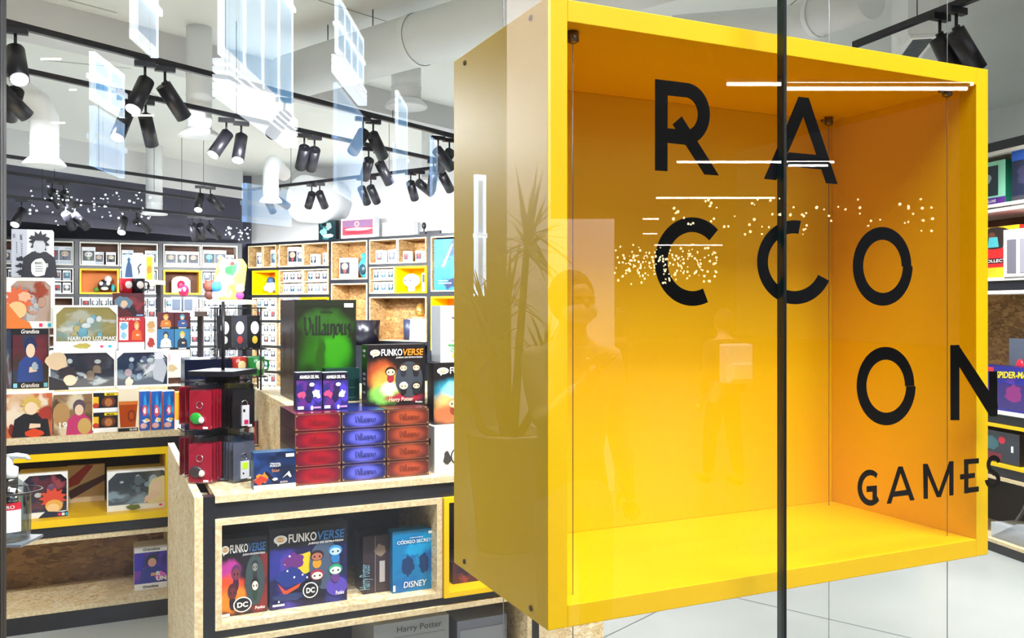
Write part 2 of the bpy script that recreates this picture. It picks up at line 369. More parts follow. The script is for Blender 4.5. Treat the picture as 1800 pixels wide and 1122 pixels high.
# ------------------------------------------------------------------ shop window
SX = onY(1378, 540, YG).x; LX = onY(5, 540, YG).x
def pane(name, x0, x1):
    b = MB(); y0, y1, z0, z1 = YG, YG + .012, 0.02, CZ
    b.faces([(x0, y0, z0), (x1, y0, z0), (x1, y0, z1), (x0, y0, z1)], [(0, 1, 2, 3)], GLASS)
    vs = [(x0, y0, z0), (x1, y0, z0), (x1, y1, z0), (x0, y1, z0), (x0, y0, z1), (x1, y0, z1), (x1, y1, z1), (x0, y1, z1)]
    b.faces(vs, [(1, 2, 6, 5), (2, 3, 7, 6), (3, 0, 4, 7), (4, 5, 6, 7), (3, 2, 1, 0)], CLEAR)
    return b.build(name)
pn = pane('window_1', LX, SX - .004); struct(pn, 'large clear shop window pane, left of the dark seam')
pn2 = pane('window_2', SX + .004, 5.2); struct(pn2, 'large clear shop window pane, right of the dark seam')
g = MB().box(SX - .0035, SX + .0035, YG - .004, YG + .016, 0, CZ, mat('#0C1418', .25), left=mat('#1D3A40', .2)).build('trim_4')
struct(g, 'dark vertical seam between the two window panes')
struct(MB().box(LX - .22, LX, YG - .03, YG + .05, 0, CZ, mat('#08080A', .5)).build('trim_5'), 'black upright frame of the shop window')
struct(MB().box(LX - .22, 5.4, YG - .02, YG + .04, -.02, .02, mat('#101012', .5)).build('trim_6'), 'black sill channel of the shop window')
struct(MB().box(5.2, 9.2, YG - .1, YG + .06, 0, CZ, MALLW).build('wall_front'), 'dark arcade wall beside the shop window')

# ------------------------------------------------------------------ window lettering, cut vinyl on the inner face of the glass
let = empty('window_lettering', (onY(1500, 540, YG).x, YG + .014, 0.95), 0, 'large black cut letters in four rows stuck on the window glass', 'sign')
INK = mat('#020203', .6, spec=.1)
LY = YG + .0145
def letter(polys):
    b = MB(); ox, oy, oz = let.location
    for k, pl in enumerate(polys):
        pts = [onY(px, py, LY) for px, py in pl]; n = len(pts)
        vs = [(p.x - ox, 0 + .00006 * k, p.z - oz) for p in pts] + [(p.x - ox, .0012 + .00006 * k, p.z - oz) for p in pts]
        b.faces(vs, [list(range(n)), list(range(2 * n - 1, n - 1, -1))] + [[(i + 1) % n, i, n + i, n + (i + 1) % n] for i in range(n)], INK)
    b.build('letter', let)
def crop(x0, y0, s, pts): return [(x0 + a / s, y0 + b_ / s) for a, b_ in pts]
def ringpolys(out, inn, a0, a1, n=48, x0=0, y0=0, s=1):
    # band between two ellipses (cx, cy, rx, ry), angles in degrees, y down
    res = []
    for i in range(n):
        t0, t1 = R(a0 + (a1 - a0) * i / n), R(a0 + (a1 - a0) * (i + 1) / n)
        f = lambda E, t: (E[0] + E[2] * math.cos(t), E[1] + E[3] * math.sin(t))
        res.append(crop(x0, y0, s, [f(out, t0), f(out, t1), f(inn, t1), f(inn, t0)]))
    return res
def bandletter(pl):      # join the slices of a band into one outline-free mesh
    letter(pl)
K = 4.7368
C1 = lambda pts: crop(1120, 120, K, pts)
# R
bowl_o = [(150, 90), (390, 120)] + [(395 + 212 * math.sin(R(t)), 378 - 258 * math.cos(R(t))) for t in range(5, 181, 8)]
bowl_i = [(252, 228), (385, 240)] + [(388 + 122 * math.sin(R(t)), 375 - 135 * math.cos(R(t))) for t in range(5, 166, 8)]
rp = [C1([(150, 90), (254, 103), (252, 858), (150, 851)])]
n = min(len(bowl_o), len(bowl_i))
rp += [C1([(252, 102), (400, 122), (400, 242), (252, 226)]), C1([(252, 500), (410, 516), (410, 638), (252, 622)])]
for i in range(24):
    f = lambda E, t: (E[0] + E[2] * math.sin(t), E[1] - E[3] * math.cos(t) + (math.sin(t)) * 8)
    t0, t1 = R(180 * i / 24), R(180 * (i + 1) / 24)
    rp.append(C1([f((400, 380, 207, 259), t0), f((400, 380, 207, 259), t1), f((400, 378, 108, 138), t1), f((400, 378, 108, 138), t0)]))
rp.append(C1([(375, 400), (300, 466), (565, 884), (685, 893)]))
letter(rp)
letter([C1([(1345, 238), (1428, 248), (1384, 400), (1158, 932), (1058, 922)]), C1([(1345, 238), (1428, 248), (1668, 965), (1575, 958), (1384, 400)]), C1([(1262, 700), (1495, 722), (1560, 845), (1200, 812)])])
C2 = 3.4615
letter(ringpolys((338, 346, 228, 270), (338, 346, 152, 180), 66, 314, 44, 1120, 360, C2))
letter(ringpolys((962, 350, 228, 256), (958, 350, 160, 176), 26, 280, 44, 1120, 360, C2))
letter(ringpolys((1496, 375, 179, 240), (1498, 375, 120, 162), 0, 360, 56, 1120, 360, C2))
C3 = 5.625
letter(ringpolys((440, 501, 287, 388), (442, 502, 195, 262), 0, 360, 56, 1480, 590, C3))
letter([crop(1480, 590, C3, p) for p in ([(1073, 95), (1160, 95), (1160, 838), (1075, 838)], [(1150, 93), (1540, 680), (1535, 800), (1465, 800), (1125, 250), (1120, 95)], [(1455, 355), (1535, 355), (1535, 800), (1460, 800)])])
C4 = 5.806
cg = lambda pts: crop(1490, 780, C4, pts)
letter(ringpolys((232, 452, 125, 184), (240, 452, 90, 126), 45, 310, 36, 1490, 780, C4) + [cg([(203, 438), (305, 430), (305, 490), (203, 498)]), cg([(264, 480), (306, 470), (306, 610), (264, 628)])])
letter([cg([(518, 236), (560, 234), (442, 613), (400, 615)]), cg([(518, 236), (560, 234), (683, 578), (640, 583)]), cg([(480, 490), (610, 472), (622, 528), (462, 545)])])
letter([cg([(771, 208), (816, 207), (818, 563), (777, 565)]), cg([(771, 208), (816, 207), (950, 547), (912, 549)]), cg([(1040, 182), (1080, 180), (950, 547), (912, 549)]), cg([(1040, 182), (1080, 180), (1080, 528), (1040, 532)])])
letter([cg([(1190, 162), (1230, 160), (1232, 507), (1192, 510)]), cg([(1190, 162), (1338, 150), (1338, 202), (1190, 214)]), cg([(1150, 316), (1298, 300), (1298, 350), (1150, 368)]), cg([(1192, 455), (1338, 438), (1338, 490), (1192, 510)])])
s1 = ringpolys((1497, 218, 75, 98), (1497, 218, 38, 50), 90, 340, 26, 1490, 780, C4)
s2 = ringpolys((1490, 372, 75, 92), (1490, 372, 38, 44), -95, 178, 28, 1490, 780, C4)
letter(s1 + s2)

# ------------------------------------------------------------------ the hanging yellow display box
a = onZ(963, 540, 1.65); BX, BY = a.x, a.y; BW, BD, BH, BZ = 1.211, .487, 1.188, .894; T = .042
yb = empty('hanging_display_box', (BX, BY, BZ), 0, 'large glossy yellow open-fronted box hanging on steel cables behind the window', 'display box')
def panel(name, x0, x1, y0, y1, z0, z1, parent=yb): return MB().box(x0, x1, y0, y1, z0, z1, YEL).build(name, parent, bevel=.0015)
sp = panel('side_panel', 0, T, 0, BD, 0, BH); panel('side_panel', BW - T, BW, 0, BD, 0, BH)
panel('top_panel', T, BW - T, 0, BD, BH - T, BH); panel('bottom_panel', T, BW - T, 0, BD, 0, T)
panel('back_panel', T, BW - T, BD - .02, BD - .001, T, BH - T)
for (y, z) in ((.07, .021), (BD - .07, .021), (.07, BH - .021), (BD - .07, BH - .021), (.07, BH - .021)):
    MB().tube([(-.0008, y, z), (-.003, y, z)], [.006, .0055], mat('#5A4A30', .3, .9), 14).tube([(-.0031, y, z), (-.0036, y, z)], .0028, mat('#151210', .5), 6).build('screw', sp)
cabs = [(1007, BY + .03), (1665, BY + .03), (None, BY + BD - .05), (None, BY + BD - .05)]
cx_ = [onY(1007, 540, BY + .05).x, onY(1665, 540, BY + .05).x, BX + T + .06, onY(1457, 540, BY + BD - .06).x]
cy_ = [BY + .05, BY + .05, BY + BD - .06, BY + BD - .06]
for i, (x, y) in enumerate(zip(cx_, cy_)):
    c = empty('suspension_cable', (x, y, 0), 0, ['thin steel cable through the near left corner of the yellow box', 'thin steel cable through the near right corner of the yellow box', 'thin steel cable at the rear left inside the yellow box', 'thin steel cable in the inner right back corner of the yellow box'][i], 'cable')
    MB().tube([(0, 0, 0), (0, 0, CZ)], .0011, mat('#8A8A90', .3, .9), 6).build('cable', c)
    MB().lathe([(0, 0), (.012, 0), (.012, -.02), (.004, -.024), (0, -.024)], mat('#7A706A', .3, .9), (0, 0, BZ + BH - T), 14).tube([(0, 0, BZ + BH - T - .012), (-.028, 0, BZ + BH - T - .012)], .004, mat('#7A706A', .3, .9), 8).build('cable_clamp', c)

# ------------------------------------------------------------------ the arcade in front of the window
slab('floor', -12, 30, -34, YG, -.1, 0, MALLF, 'grey arcade floor')
def mface(name, Z0, Z1, x0p, zb, zt, m, label): pass
# arcade ceiling is solid and far above; light tubes hang below it
o = MB().box(-14, 30, -34, 1.3, 9.6, 9.8, MALLC).build('ceiling'); struct(o, 'dark high arcade ceiling')
TUBE = mat('#FFF6E8', .5, emit=16)
def tube_light(px0, px1, py, Z, lab):
    p, q = mirr(px0, py, Z), mirr(px1, py, Z); r = empty('tube_light', (p + q) / 2, math.atan2(q.y - p.y, q.x - p.x), lab, 'ceiling light', 'tube lights of the arcade')
    L = (q - p).length / 2
    MB().box(-L - .02, L + .02, -.04, .04, .02, .06, METB).build('housing', r)
    MB().tube([(-L, 0, 0), (L, 0, 0)], .022, TUBE, 8).build('tube', r)
    [MB().tube([(e * L, 0, .06), (e * L, 0, 9.595 - r.location.z)], .004, METB, 5).build('rod', r) for e in (-1, 1)]
    return r
for i, a_ in enumerate(((1278, 1710, 148, 10.7), (1384, 1700, 156, 10.5), (1190, 1466, 285, 16.5), (1386, 1455, 291, 16.2), (1153, 1362, 348, 21.8), (1130, 1158, 385, 26), (1130, 1155, 411, 32), (1150, 1270, 431, 34), (72, 107, 104, 18), (122, 134, 158, 24), (92, 114, 216, 22), (232, 270, 203, 20))):  # the two starting at the seam stand in for the pane's doubled reflections
    tube_light(*a_, ['long bright tube light reflected across the top of the box', 'extra tube standing in for the doubled reflection of the topmost one', 'bright tube light reflected across the letter A', 'extra short tube standing in for the double of the one crossing letter A', 'thin tube light reflected between the two letter rows', 'small tube light reflected left of the letter C', 'smaller tube light, lower left of the letter C', 'faint tube light crossing the top of the letter C', 'short tube light near the top left track', 'tiny tube light between the two upper left tracks', 'tiny tube light above the white air outlet at the left', 'short tube light crossing a spotlight on the second track'][i])
# arcade facade; frames and louvres glow too, daylight put in as emission
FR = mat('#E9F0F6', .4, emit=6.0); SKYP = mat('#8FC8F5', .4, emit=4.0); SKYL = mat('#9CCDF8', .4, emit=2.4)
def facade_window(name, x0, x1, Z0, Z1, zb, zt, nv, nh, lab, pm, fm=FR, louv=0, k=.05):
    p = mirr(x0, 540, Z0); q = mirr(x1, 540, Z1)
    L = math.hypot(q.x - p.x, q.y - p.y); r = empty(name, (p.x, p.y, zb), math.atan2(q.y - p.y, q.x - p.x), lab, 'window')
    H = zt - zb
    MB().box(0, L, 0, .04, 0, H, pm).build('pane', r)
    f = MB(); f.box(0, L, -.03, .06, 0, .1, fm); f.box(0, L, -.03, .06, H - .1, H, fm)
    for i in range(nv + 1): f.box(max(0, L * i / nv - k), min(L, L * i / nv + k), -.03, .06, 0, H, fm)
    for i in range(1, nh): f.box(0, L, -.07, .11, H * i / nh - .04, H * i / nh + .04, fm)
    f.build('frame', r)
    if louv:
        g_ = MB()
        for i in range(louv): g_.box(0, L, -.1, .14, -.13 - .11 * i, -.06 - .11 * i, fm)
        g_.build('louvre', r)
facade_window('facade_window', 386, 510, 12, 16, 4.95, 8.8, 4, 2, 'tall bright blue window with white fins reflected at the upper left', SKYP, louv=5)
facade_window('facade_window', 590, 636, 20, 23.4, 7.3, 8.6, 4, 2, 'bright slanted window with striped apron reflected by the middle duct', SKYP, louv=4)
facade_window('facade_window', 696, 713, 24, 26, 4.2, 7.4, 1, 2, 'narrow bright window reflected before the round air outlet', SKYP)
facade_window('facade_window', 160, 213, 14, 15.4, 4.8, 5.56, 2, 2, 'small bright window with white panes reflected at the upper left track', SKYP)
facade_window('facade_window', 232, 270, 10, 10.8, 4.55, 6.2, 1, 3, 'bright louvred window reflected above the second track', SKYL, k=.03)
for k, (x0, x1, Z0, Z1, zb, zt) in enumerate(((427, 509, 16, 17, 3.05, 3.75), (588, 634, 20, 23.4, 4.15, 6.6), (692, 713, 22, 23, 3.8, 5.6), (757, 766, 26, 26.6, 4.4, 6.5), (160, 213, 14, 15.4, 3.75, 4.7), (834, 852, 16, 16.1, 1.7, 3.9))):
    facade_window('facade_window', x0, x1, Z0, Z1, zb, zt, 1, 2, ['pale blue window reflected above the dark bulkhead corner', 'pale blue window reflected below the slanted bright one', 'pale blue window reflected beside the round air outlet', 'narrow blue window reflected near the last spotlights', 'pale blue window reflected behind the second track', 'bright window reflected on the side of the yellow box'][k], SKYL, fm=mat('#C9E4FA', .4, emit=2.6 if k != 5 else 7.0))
# pale pillar and booth beside the plant
def upright(name, x0, x1, Z, z0, z1, m, lab):
    p, q = mirr(x0, 540, Z), mirr(x1, 540, Z)
    o = MB().box(0, (q - p).length, -.5, 0, z0, z1, m).build(name, loc=(p.x, p.y, 0), rz=math.atan2(q.y - p.y, q.x - p.x))
    struct(o, lab)
PILL = mat('#E6D9D4', .7)
upright('wall_pillar', 891, 968, 6.6, 0, 9.6, PILL, 'pale arcade pillar behind the potted plant')
upright('wall_booth', 968, 1080, 7.2, 0, 2.22, PILL, 'pale low arcade wall beside the pillar')
upright('wall_arcade', 1700, 2600, 30, 0, 9.6, MALLW, 'far dark arcade wall')
slab('wall_arcade_end', -14, 30, -34.2, -34, 0, 9.8, MALLW, 'far end wall of the arcade')

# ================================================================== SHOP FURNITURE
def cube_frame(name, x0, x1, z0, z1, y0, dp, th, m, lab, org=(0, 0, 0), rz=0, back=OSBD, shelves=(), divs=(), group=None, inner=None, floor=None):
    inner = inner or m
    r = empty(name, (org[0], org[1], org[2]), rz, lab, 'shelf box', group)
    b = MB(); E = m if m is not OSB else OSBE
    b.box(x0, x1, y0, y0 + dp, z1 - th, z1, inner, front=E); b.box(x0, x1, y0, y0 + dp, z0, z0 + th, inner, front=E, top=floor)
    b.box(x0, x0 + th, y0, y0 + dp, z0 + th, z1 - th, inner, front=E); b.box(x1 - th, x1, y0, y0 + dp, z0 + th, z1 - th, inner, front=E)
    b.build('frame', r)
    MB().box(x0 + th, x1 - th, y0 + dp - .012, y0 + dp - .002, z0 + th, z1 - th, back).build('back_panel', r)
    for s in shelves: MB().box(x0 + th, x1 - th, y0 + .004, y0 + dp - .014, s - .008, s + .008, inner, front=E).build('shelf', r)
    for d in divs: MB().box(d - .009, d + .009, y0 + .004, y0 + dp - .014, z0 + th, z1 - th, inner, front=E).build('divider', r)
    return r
TOPZ = .9
# ---- display table by the window, middle
YB = 2.93
tb = empty('display_table', (.27, YB, 0), 0, 'black and chipboard display table in front, carrying the card rack and game boxes', 'display table')
def sub(name, x0, x1, y0, y1, z0, z1, m, par, **k):
    l = par.location; return MB().box(x0 - l.x, x1 - l.x, y0 - l.y, y1 - l.y, z0 - l.z, z1 - l.z, m, **k).build(name, par)
sub('table_top', .324, 1.84, YB, YB + 1.24, TOPZ - .022, TOPZ, OSB, tb, front=OSBE)
sub('end_panel', .262, .288, YB + .005, YB + 1.24, 0, TOPZ, OSB, tb, front=OSBE)
sub('post', .288, .33, YB + .008, YB + .05, 0, TOPZ - .002, BLACK, tb); sub('post', 1.44, 1.475, YB + .008, YB + .05, 0, TOPZ - .022, BLACK, tb)
sub('rail', .33, 1.475, YB + .01, YB + .05, .826, TOPZ - .022, BLACK, tb); sub('rail', .33, 1.475, YB + .01, YB + .05, .445, .473, BLACK, tb)
sub('rail', .33, 1.475, YB + .01, YB + .05, 0, .09, BLACK, tb); sub('back_panel', .288, 1.475, YB + .6, YB + .62, 0, TOPZ - .022, BLACK, tb)
DARKIN = mat('#15151D', .6)
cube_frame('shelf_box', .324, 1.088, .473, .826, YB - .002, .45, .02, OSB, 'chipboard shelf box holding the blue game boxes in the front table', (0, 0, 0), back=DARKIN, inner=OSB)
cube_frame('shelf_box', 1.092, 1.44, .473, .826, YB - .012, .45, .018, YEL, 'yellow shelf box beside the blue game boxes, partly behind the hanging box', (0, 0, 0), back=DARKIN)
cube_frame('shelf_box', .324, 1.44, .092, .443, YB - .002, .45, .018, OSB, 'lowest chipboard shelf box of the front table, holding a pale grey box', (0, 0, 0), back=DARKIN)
# stepped riser on it
rs = empty('riser', (.608, 3.27, TOPZ), 0, 'chipboard riser on the front table behind the stacked red and blue boxes', 'riser')
sub('top', .608, 1.5, 3.27, 4.05, 1.122, 1.142, OSB, rs, front=OSBE); sub('side_panel', .608, .626, 3.27, 4.05, TOPZ, 1.122, OSB, rs, front=OSBE); sub('front_panel', .626, 1.5, 3.28, 3.295, TOPZ, 1.122, OSB, rs)
# low chipboard block behind, right of the post
p = onh(930, 1110, .42)
o = MB().box(0, .36, 0, .3, 0, .42, OSB).build('display_plinth', loc=(1.5, 3.12, 0)); tag(o, 'low pale chipboard block on the floor under the hanging box', 'plinth')

# ---- display table at the left
YA = 4.6; XA0, XA1 = -1.5, .35
ta = empty('display_table', (XA0, YA, 0), 0, 'black and chipboard display table at the left, covered with figure boxes', 'display table')
sub('table_top', XA0, XA1, YA, YA + 2.3, TOPZ - .03, TOPZ, OSB, ta, front=OSBE)
for x in (XA0, XA1 - .036): sub('post', x, x + .036, YA + .008, YA + .05, 0, TOPZ - .03, BLACK, ta)
sub('rail', XA0, XA1, YA + .006, YA + .05, .822, TOPZ - .03, BLACK, ta); sub('rail', XA0 + .036, XA1 - .036, YA + .012, YA + .05, .43, .48, BLACK, ta); sub('plinth', XA0, XA1, YA + .006, YA + .05, 0.0, .08, BLACK, ta)
sub('end_panel', XA1 - .02, XA1, YA + .05, YA + 2.3, 0, TOPZ - .03, BLACK, ta)
cube_frame('shelf_box', -1.4, XA1 - .038, .48, .822, YA - .004, .5, .034, YEL, 'wide yellow shelf box of the left table, holding two window boxes', back=DARKIN)
cube_frame('shelf_box', -1.4, XA1 - .038, .082, .428, YA - .002, .42, .02, OSB, 'wide empty chipboard shelf box at the bottom of the left table', back=OSBD)
ra = empty('riser', (-1.4, 5.12, TOPZ), 0, 'chipboard step on the left table carrying the stacked figure boxes', 'riser')
RZ = 1.07
sub('top', -1.4, .32, 5.12, 6.4, RZ - .02, RZ, OSB, ra, front=OSBE); sub('front_panel', -1.38, .3, 5.13, 5.15, TOPZ, RZ - .02, OSB, ra)
sub('side_panel', .3, .32, 5.12, 6.4, TOPZ, RZ - .02, OSB, ra, front=OSBE)

# ---- wall shelves.  rows from the top: cube z ranges
ROWS = [(2.14, 2.505), (1.70, 2.096), (1.29, 1.652), (.88, 1.246), (.47, .836), (.06, .426)]
def unit(lab, org, rz, posts, dp=.4, top=2.55, rails=None):
    r = empty('shelving_unit', org, rz, lab, 'shelving')
    x0, x1 = posts[0][0], posts[-1][1]
    for a_, b_ in posts: MB().box(a_, b_, 0, dp - .02, 0, top - .02, BLACK).build('upright', r)
    for (a_, b_, z, z1) in (rails or [(x0, x1, 0, .058)] + [(x0, x1, q[1] + .001, q[1] + .043) for q in ROWS]):
        MB().box(a_, b_, .004, dp - .02, z, z1, BLACK).build('rail', r)
    MB().box(x0, x1, dp - .018, dp, 0, top - .02, BLACK).build('back_panel', r)
    return r
ORGL = (0, 15.09, 0)
unit('dark shelving with pale boxes of toys along the left back wall', ORGL, 0, [(-1.63, -1.59), (-.39, -.33), (.81, .87), (2.03, 2.09)])
def s_of(px):     # distance along the slanted run of shelves
    d = ray(px, 540); # solve t*d = P1 + s*WD
    det = d.x * (-WD.y) + WD.x * d.y
    t = (P1.x * (-WD.y) + WD.x * P1.y) / det
    return (Vector((d.x * t, d.y * t, 0)) - P1).dot(WD)
ORGR = (P1.x, P1.y, 0)
unit('dark shelving with chipboard boxes of toys along the slanted back wall', ORGR, WRZ, [(s_of(436) - .05, s_of(436)), (s_of(580) - .02, s_of(580) + .02), (s_of(648) - .02, s_of(648) + .01), (s_of(751), s_of(757)), (5.2, 5.25)],
     rails=[(s_of(436) - .05, 5.25, 0, .058), (s_of(436) - .05, 5.25, 2.506, 2.548)] + [(s_of(436), s_of(580), q[1] + .001, q[1] + .043) for q in ROWS[1:]] + [(s_of(580), s_of(648), 1.861, 1.919), (s_of(580), s_of(648), 1.2, 1.245), (s_of(648), s_of(751), 2.097, 2.139), (s_of(648), s_of(751), 1.653, 1.699), (s_of(648), s_of(751), .95, .999), (s_of(757), 5.2, 1.653, 1.719), (s_of(757), 5.2, .83, .879)])
# small vinyl-figure boxes: prototypes share one mesh each
rnd = random.Random(7)
def pop_mesh(k, head, body, card='#F2F3F5', band='#D9DCE2', ink='#22242C'):
    b = MB(); W, H, D = .112, .158, .088; c = mat(card, .4)
    b.box(0, W, 0, D, 0, H, c)
    b.box(.008, W - .008, -.001, -.0004, .034, .124, mat(ink, .4)); b.box(.004, W - .004, -.0012, -.0004, .004, .028, mat(band, .4)); b.box(.06, W - .006, -.0012, -.0004, .131, .15, mat(band, .4))
    b.ball((W * .5, -.002, .092), .031, mat(head, .4), 8, (1.15, .25, .9)); b.ball((W * .5, -.002, .058), .017, mat(body, .4), 8, (1, .25, 1.2))
    for sx in (-1, 1): b.ball((W * .5 + sx * .012, -.0085, .09), .005, mat('#101010', .3), 6, (1, .3, 1))
    o = b.build('figure_box'); return o
PAL = [('#EDE6DF', '#B9C4D2'), ('#D8C3B0', '#6B6F7C'), ('#BFC7CC', '#3F4C60'), ('#C99C86', '#8E3B3B'), ('#8FC3D6', '#3A7FA0'), ('#E8D9C2', '#2F3036'), ('#B54848', '#7C2E34'), ('#F3F3F0', '#9FB6A4')]
PROTO = []
for k, (h, b_) in enumerate(PAL):
    for c in (0, 1):
        PROTO.append(pop_mesh(k, h, b_, '#F4F5F7' if c == 0 else '#E6E9EE', '#E4E6EA' if c == 0 else '#BFC8D4', '#262A34' if c == 0 else '#4C5664'))
used_protos = set()
def pop(x, y, z, org, rz, lab, group, k=None, s=1.0, dark=False):
    k = rnd.randrange(len(PROTO)) if k is None else k; src = PROTO[k]
    c = src.copy() if k in used_protos else src
    if k in used_protos: COL.objects.link(c)
    used_protos.add(k)
    M = Matrix.Translation(org) @ Matrix.Rotation(rz, 4, 'Z'); c.location = M @ Vector((x, y, z)); c.rotation_euler = (0, 0, rz + rnd.uniform(-.03, .03)); c.scale = (s, s, s)
    tag(c, lab, 'toy box', group); return c
ORD = {1: ['only'], 2: ['left', 'right'], 3: ['leftmost', 'middle', 'rightmost'], 4: ['leftmost', 'second', 'third', 'rightmost']}
def fill(x0, x1, z, org, rz, n, lab, group, y=.03, s=1.0, k=None):
    wd = (x1 - x0); g = (wd - n * .112 * s) / (n + 1)
    for i in range(n): pop(x0 + g + i * (.112 * s + g), y, z, org, rz, lab.replace('@', ORD[n][i]), group, s=s, k=(None if k is None else k[i % len(k)]))
rn = ['top', 'second', 'third', 'fourth', 'fifth', 'lowest']
def cell(side, org, rz, a_, b_, row, place, m=OSB, half=True, back=OSBD, n=3, content='pops', z01=None, ks=None):
    z0, z1 = z01 or ROWS[row]; mid = (z0 + z1) / 2; th = .018 if m is not YEL else .028
    colr = 'yellow' if m is YEL else 'pale chipboard'
    lab = '%s shelf box, %s row, %s' % (colr, rn[row], place)
    pale = (side == 'L')
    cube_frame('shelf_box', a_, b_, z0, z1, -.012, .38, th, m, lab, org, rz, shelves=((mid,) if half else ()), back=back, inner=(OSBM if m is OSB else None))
    if content == 'pops':
        g = 'figure boxes, %s row, %s' % (rn[row], place); lb = 'boxed vinyl figure, @ on # shelf, %s row, %s' % (rn[row], place)
        for z in ((z0 + th, mid + .008) if half else (z0 + th,)):
            fill(a_ + th, b_ - th, z, org, rz, n, lb.replace('#', 'lower' if z == z0 + th and half else 'upper' if half else 'its'), g, s=(.98 if half else 1.0), k=ks)
            
def gen(side, org, rz, spec):
    for (a_, b_, row, place, kw) in spec: cell(side, org, rz, a_, b_, row, place, **kw)
# left run: two boxes per bay
WPAL = mat('#EFE9DF', .5)
BR = noisy('brown_back', [(.3, '#5A3526'), (.7, '#74492F')], ns=6, rough=.6)
OR = mat('#E07F00', .5)
bays = [(-1.58, -.40), (-.32, .80), (.88, 2.02)]
for bi, (a_, b_) in enumerate(bays):
    m_ = (a_ + b_) / 2
    for row in range(6):
        for j, (c, d) in enumerate(((a_, m_ - .004), (m_ + .004, b_))):
            place = '%s bay from corner, %s half' % (['third', 'second', 'first'][bi], ['left', 'right'][j])
            if row == 0: cell('L', ORGL, 0, c, d, row, place, m=WPAL, half=False, back=BR, content=None)
            elif row == 1 and j == 0 and bi > 0: cell('L', ORGL, 0, c, d, row, place, m=YEL, half=False, back=OR if bi == 1 else BR, content=None)
            else: cell('L', ORGL, 0, c, d, row, place, m=WPAL, half=True, back=BR, n=4, content='pops' if row < (2, 4, 5)[bi] else None)
            if row == 0:    # larger window boxes
                for q in range(rnd.choice((2, 3))):
                    pop(c + .03 + q * .17, .02, ROWS[0][0] + .018, ORGL, 0, 'large boxed vinyl figure, %s, top row, ' % ['leftmost', 'second', 'third'][q] + place, 'large figure boxes, top row, ' + place, s=rnd.choice((1.25, 1.5, 1.7)))
# right run
S = s_of
spec = [(S(437), S(462), 0, 'first column', dict(half=False, content=None)), (S(463), S(486), 0, 'second column', dict(half=False, content=None)),
        (S(491), S(533), 0, 'third column', dict(half=False, content=None)), (S(534), S(578), 0, 'fourth column', dict(half=False, content=None)),
        (S(444), S(487), 1, 'second column', dict(m=YEL, half=False, content=None, back=OR)),
        (S(491), S(533), 1, 'third column', dict()), (S(534), S(578), 1, 'fourth column', dict()),
        (S(444), S(487), 2, 'second column', dict(n=3)), (S(491), S(528), 2, 'third column', dict()), (S(529), S(578), 2, 'fourth column', dict(m=YEL, half=False, content=None)),
        (S(444), S(487), 3, 'second column', dict(n=3)), (S(491), S(533), 3, 'third column', dict()), (S(444), S(487), 4, 'second column', dict(n=3)), (S(444), S(487), 5, 'second column', dict(n=3)),
        (S(583), S(646), 0, 'fifth column', dict(half=False, content=None, z01=(1.92, 2.505))), (S(583), S(646), 2, 'fifth column', dict(half=False, content=None, z01=(1.246, 1.86))),
        (S(650), S(699), 0, 'sixth column', dict(half=False, content=None)), (S(700), S(750), 0, 'seventh column', dict(half=False, content=None)),
        (S(650), S(694), 1, 'sixth column', dict(n=3, ks=[8, 9, 8])), (S(695), S(750), 1, 'seventh column', dict(m=YEL, half=False, content=None, back=YEL)),
        (S(650), S(750), 2, 'sixth column', dict(half=False, content=None, z01=(1.0, 1.652))),
        (S(758), S(758) + .72, 0, 'eighth column', dict(half=False, content=None, z01=(1.72, 2.505), back=DARKIN)), (S(758), S(758) + .72, 2, 'eighth column', dict(m=YEL, half=False, content=None, z01=(.88, 1.652), back=OR))]
gen('R', ORGR, WRZ, spec)
def on_r(x, y, z): return Matrix.Translation(ORGR) @ Matrix.Rotation(WRZ, 4, 'Z') @ Vector((x, y, z))
for (px, s, zz, lb) in ((450, 1.5, 0, 'dark window box of a large figure, top row beside the shelf corner'), (475, 1.7, 0, 'tall window box of a figure, top row second column'), (505, 1.9, 0, 'big white window box, top row third column'), (520, 1.7, 0, 'big pale window box leaning in the top row third column'), (545, 1.1, 0, 'white window box, top row fourth column'), (567, 1.2, 0, 'narrow white window box, end of the top row fourth column'), (596, 2.0, -.22, 'tall white window box in the tall fifth column box'), (660, 1.2, 0, 'window box with dark figure, top row sixth column'), (682, 1.2, 0, 'window box with grey figure, top row sixth column'), (708, 1.0, 0, 'white window box, lower left in the top row seventh column'), (730, 1.0, 0, 'window box with blue figure, lower right in the top row seventh column')):
    pop(S(px) - .02, .03, ROWS[0][0] + .018 + zz, ORGR, WRZ, lb, None, s=s)

# ================================================================== CEILING: tracks, spotlights, ducts
TZ = 3.0
def track(pa, pb, lab, z=TZ, ext=(0, 0), drops=3):
    a, b = onh(pa[0], pa[1], z), onh(pb[0], pb[1], z); d = (b - a).normalized(); a -= d * ext[0]; b += d * ext[1]
    L = (b - a).length; r = empty('light_track', a, math.atan2(d.y, d.x), lab, 'light track')
    MB().box(0, L, -.017, .017, -.017, .017, METB).build('rail', r)
    for i in range(drops):
        x = L * (i + .5) / drops; MB().tube([(x, 0, .017), (x, 0, CZ - z)], .003, METB, 5).build('hanger_wire', r)
    return r
track((0, 37), (800, 240), 'uppermost black light track, running from the top left corner', ext=(1, 0))
track((0, 115), (800, 288), 'second black light track, just below the uppermost one', ext=(1, 0))
track((0, 273), (436, 334), 'third black light track, passing the white air outlet at the left', ext=(1, 0))
track((10, 303), (345, 350), 'black light track in front of the dark bulkhead', z=2.95, ext=(1.5, 0))
track((436, 334), (800, 291), 'black light track rising over the slanted shelves', ext=(0, 1.5))
track((1502, 79), (1722, -8), 'black light track over the right end of the yellow box', ext=(0, 1), drops=2)
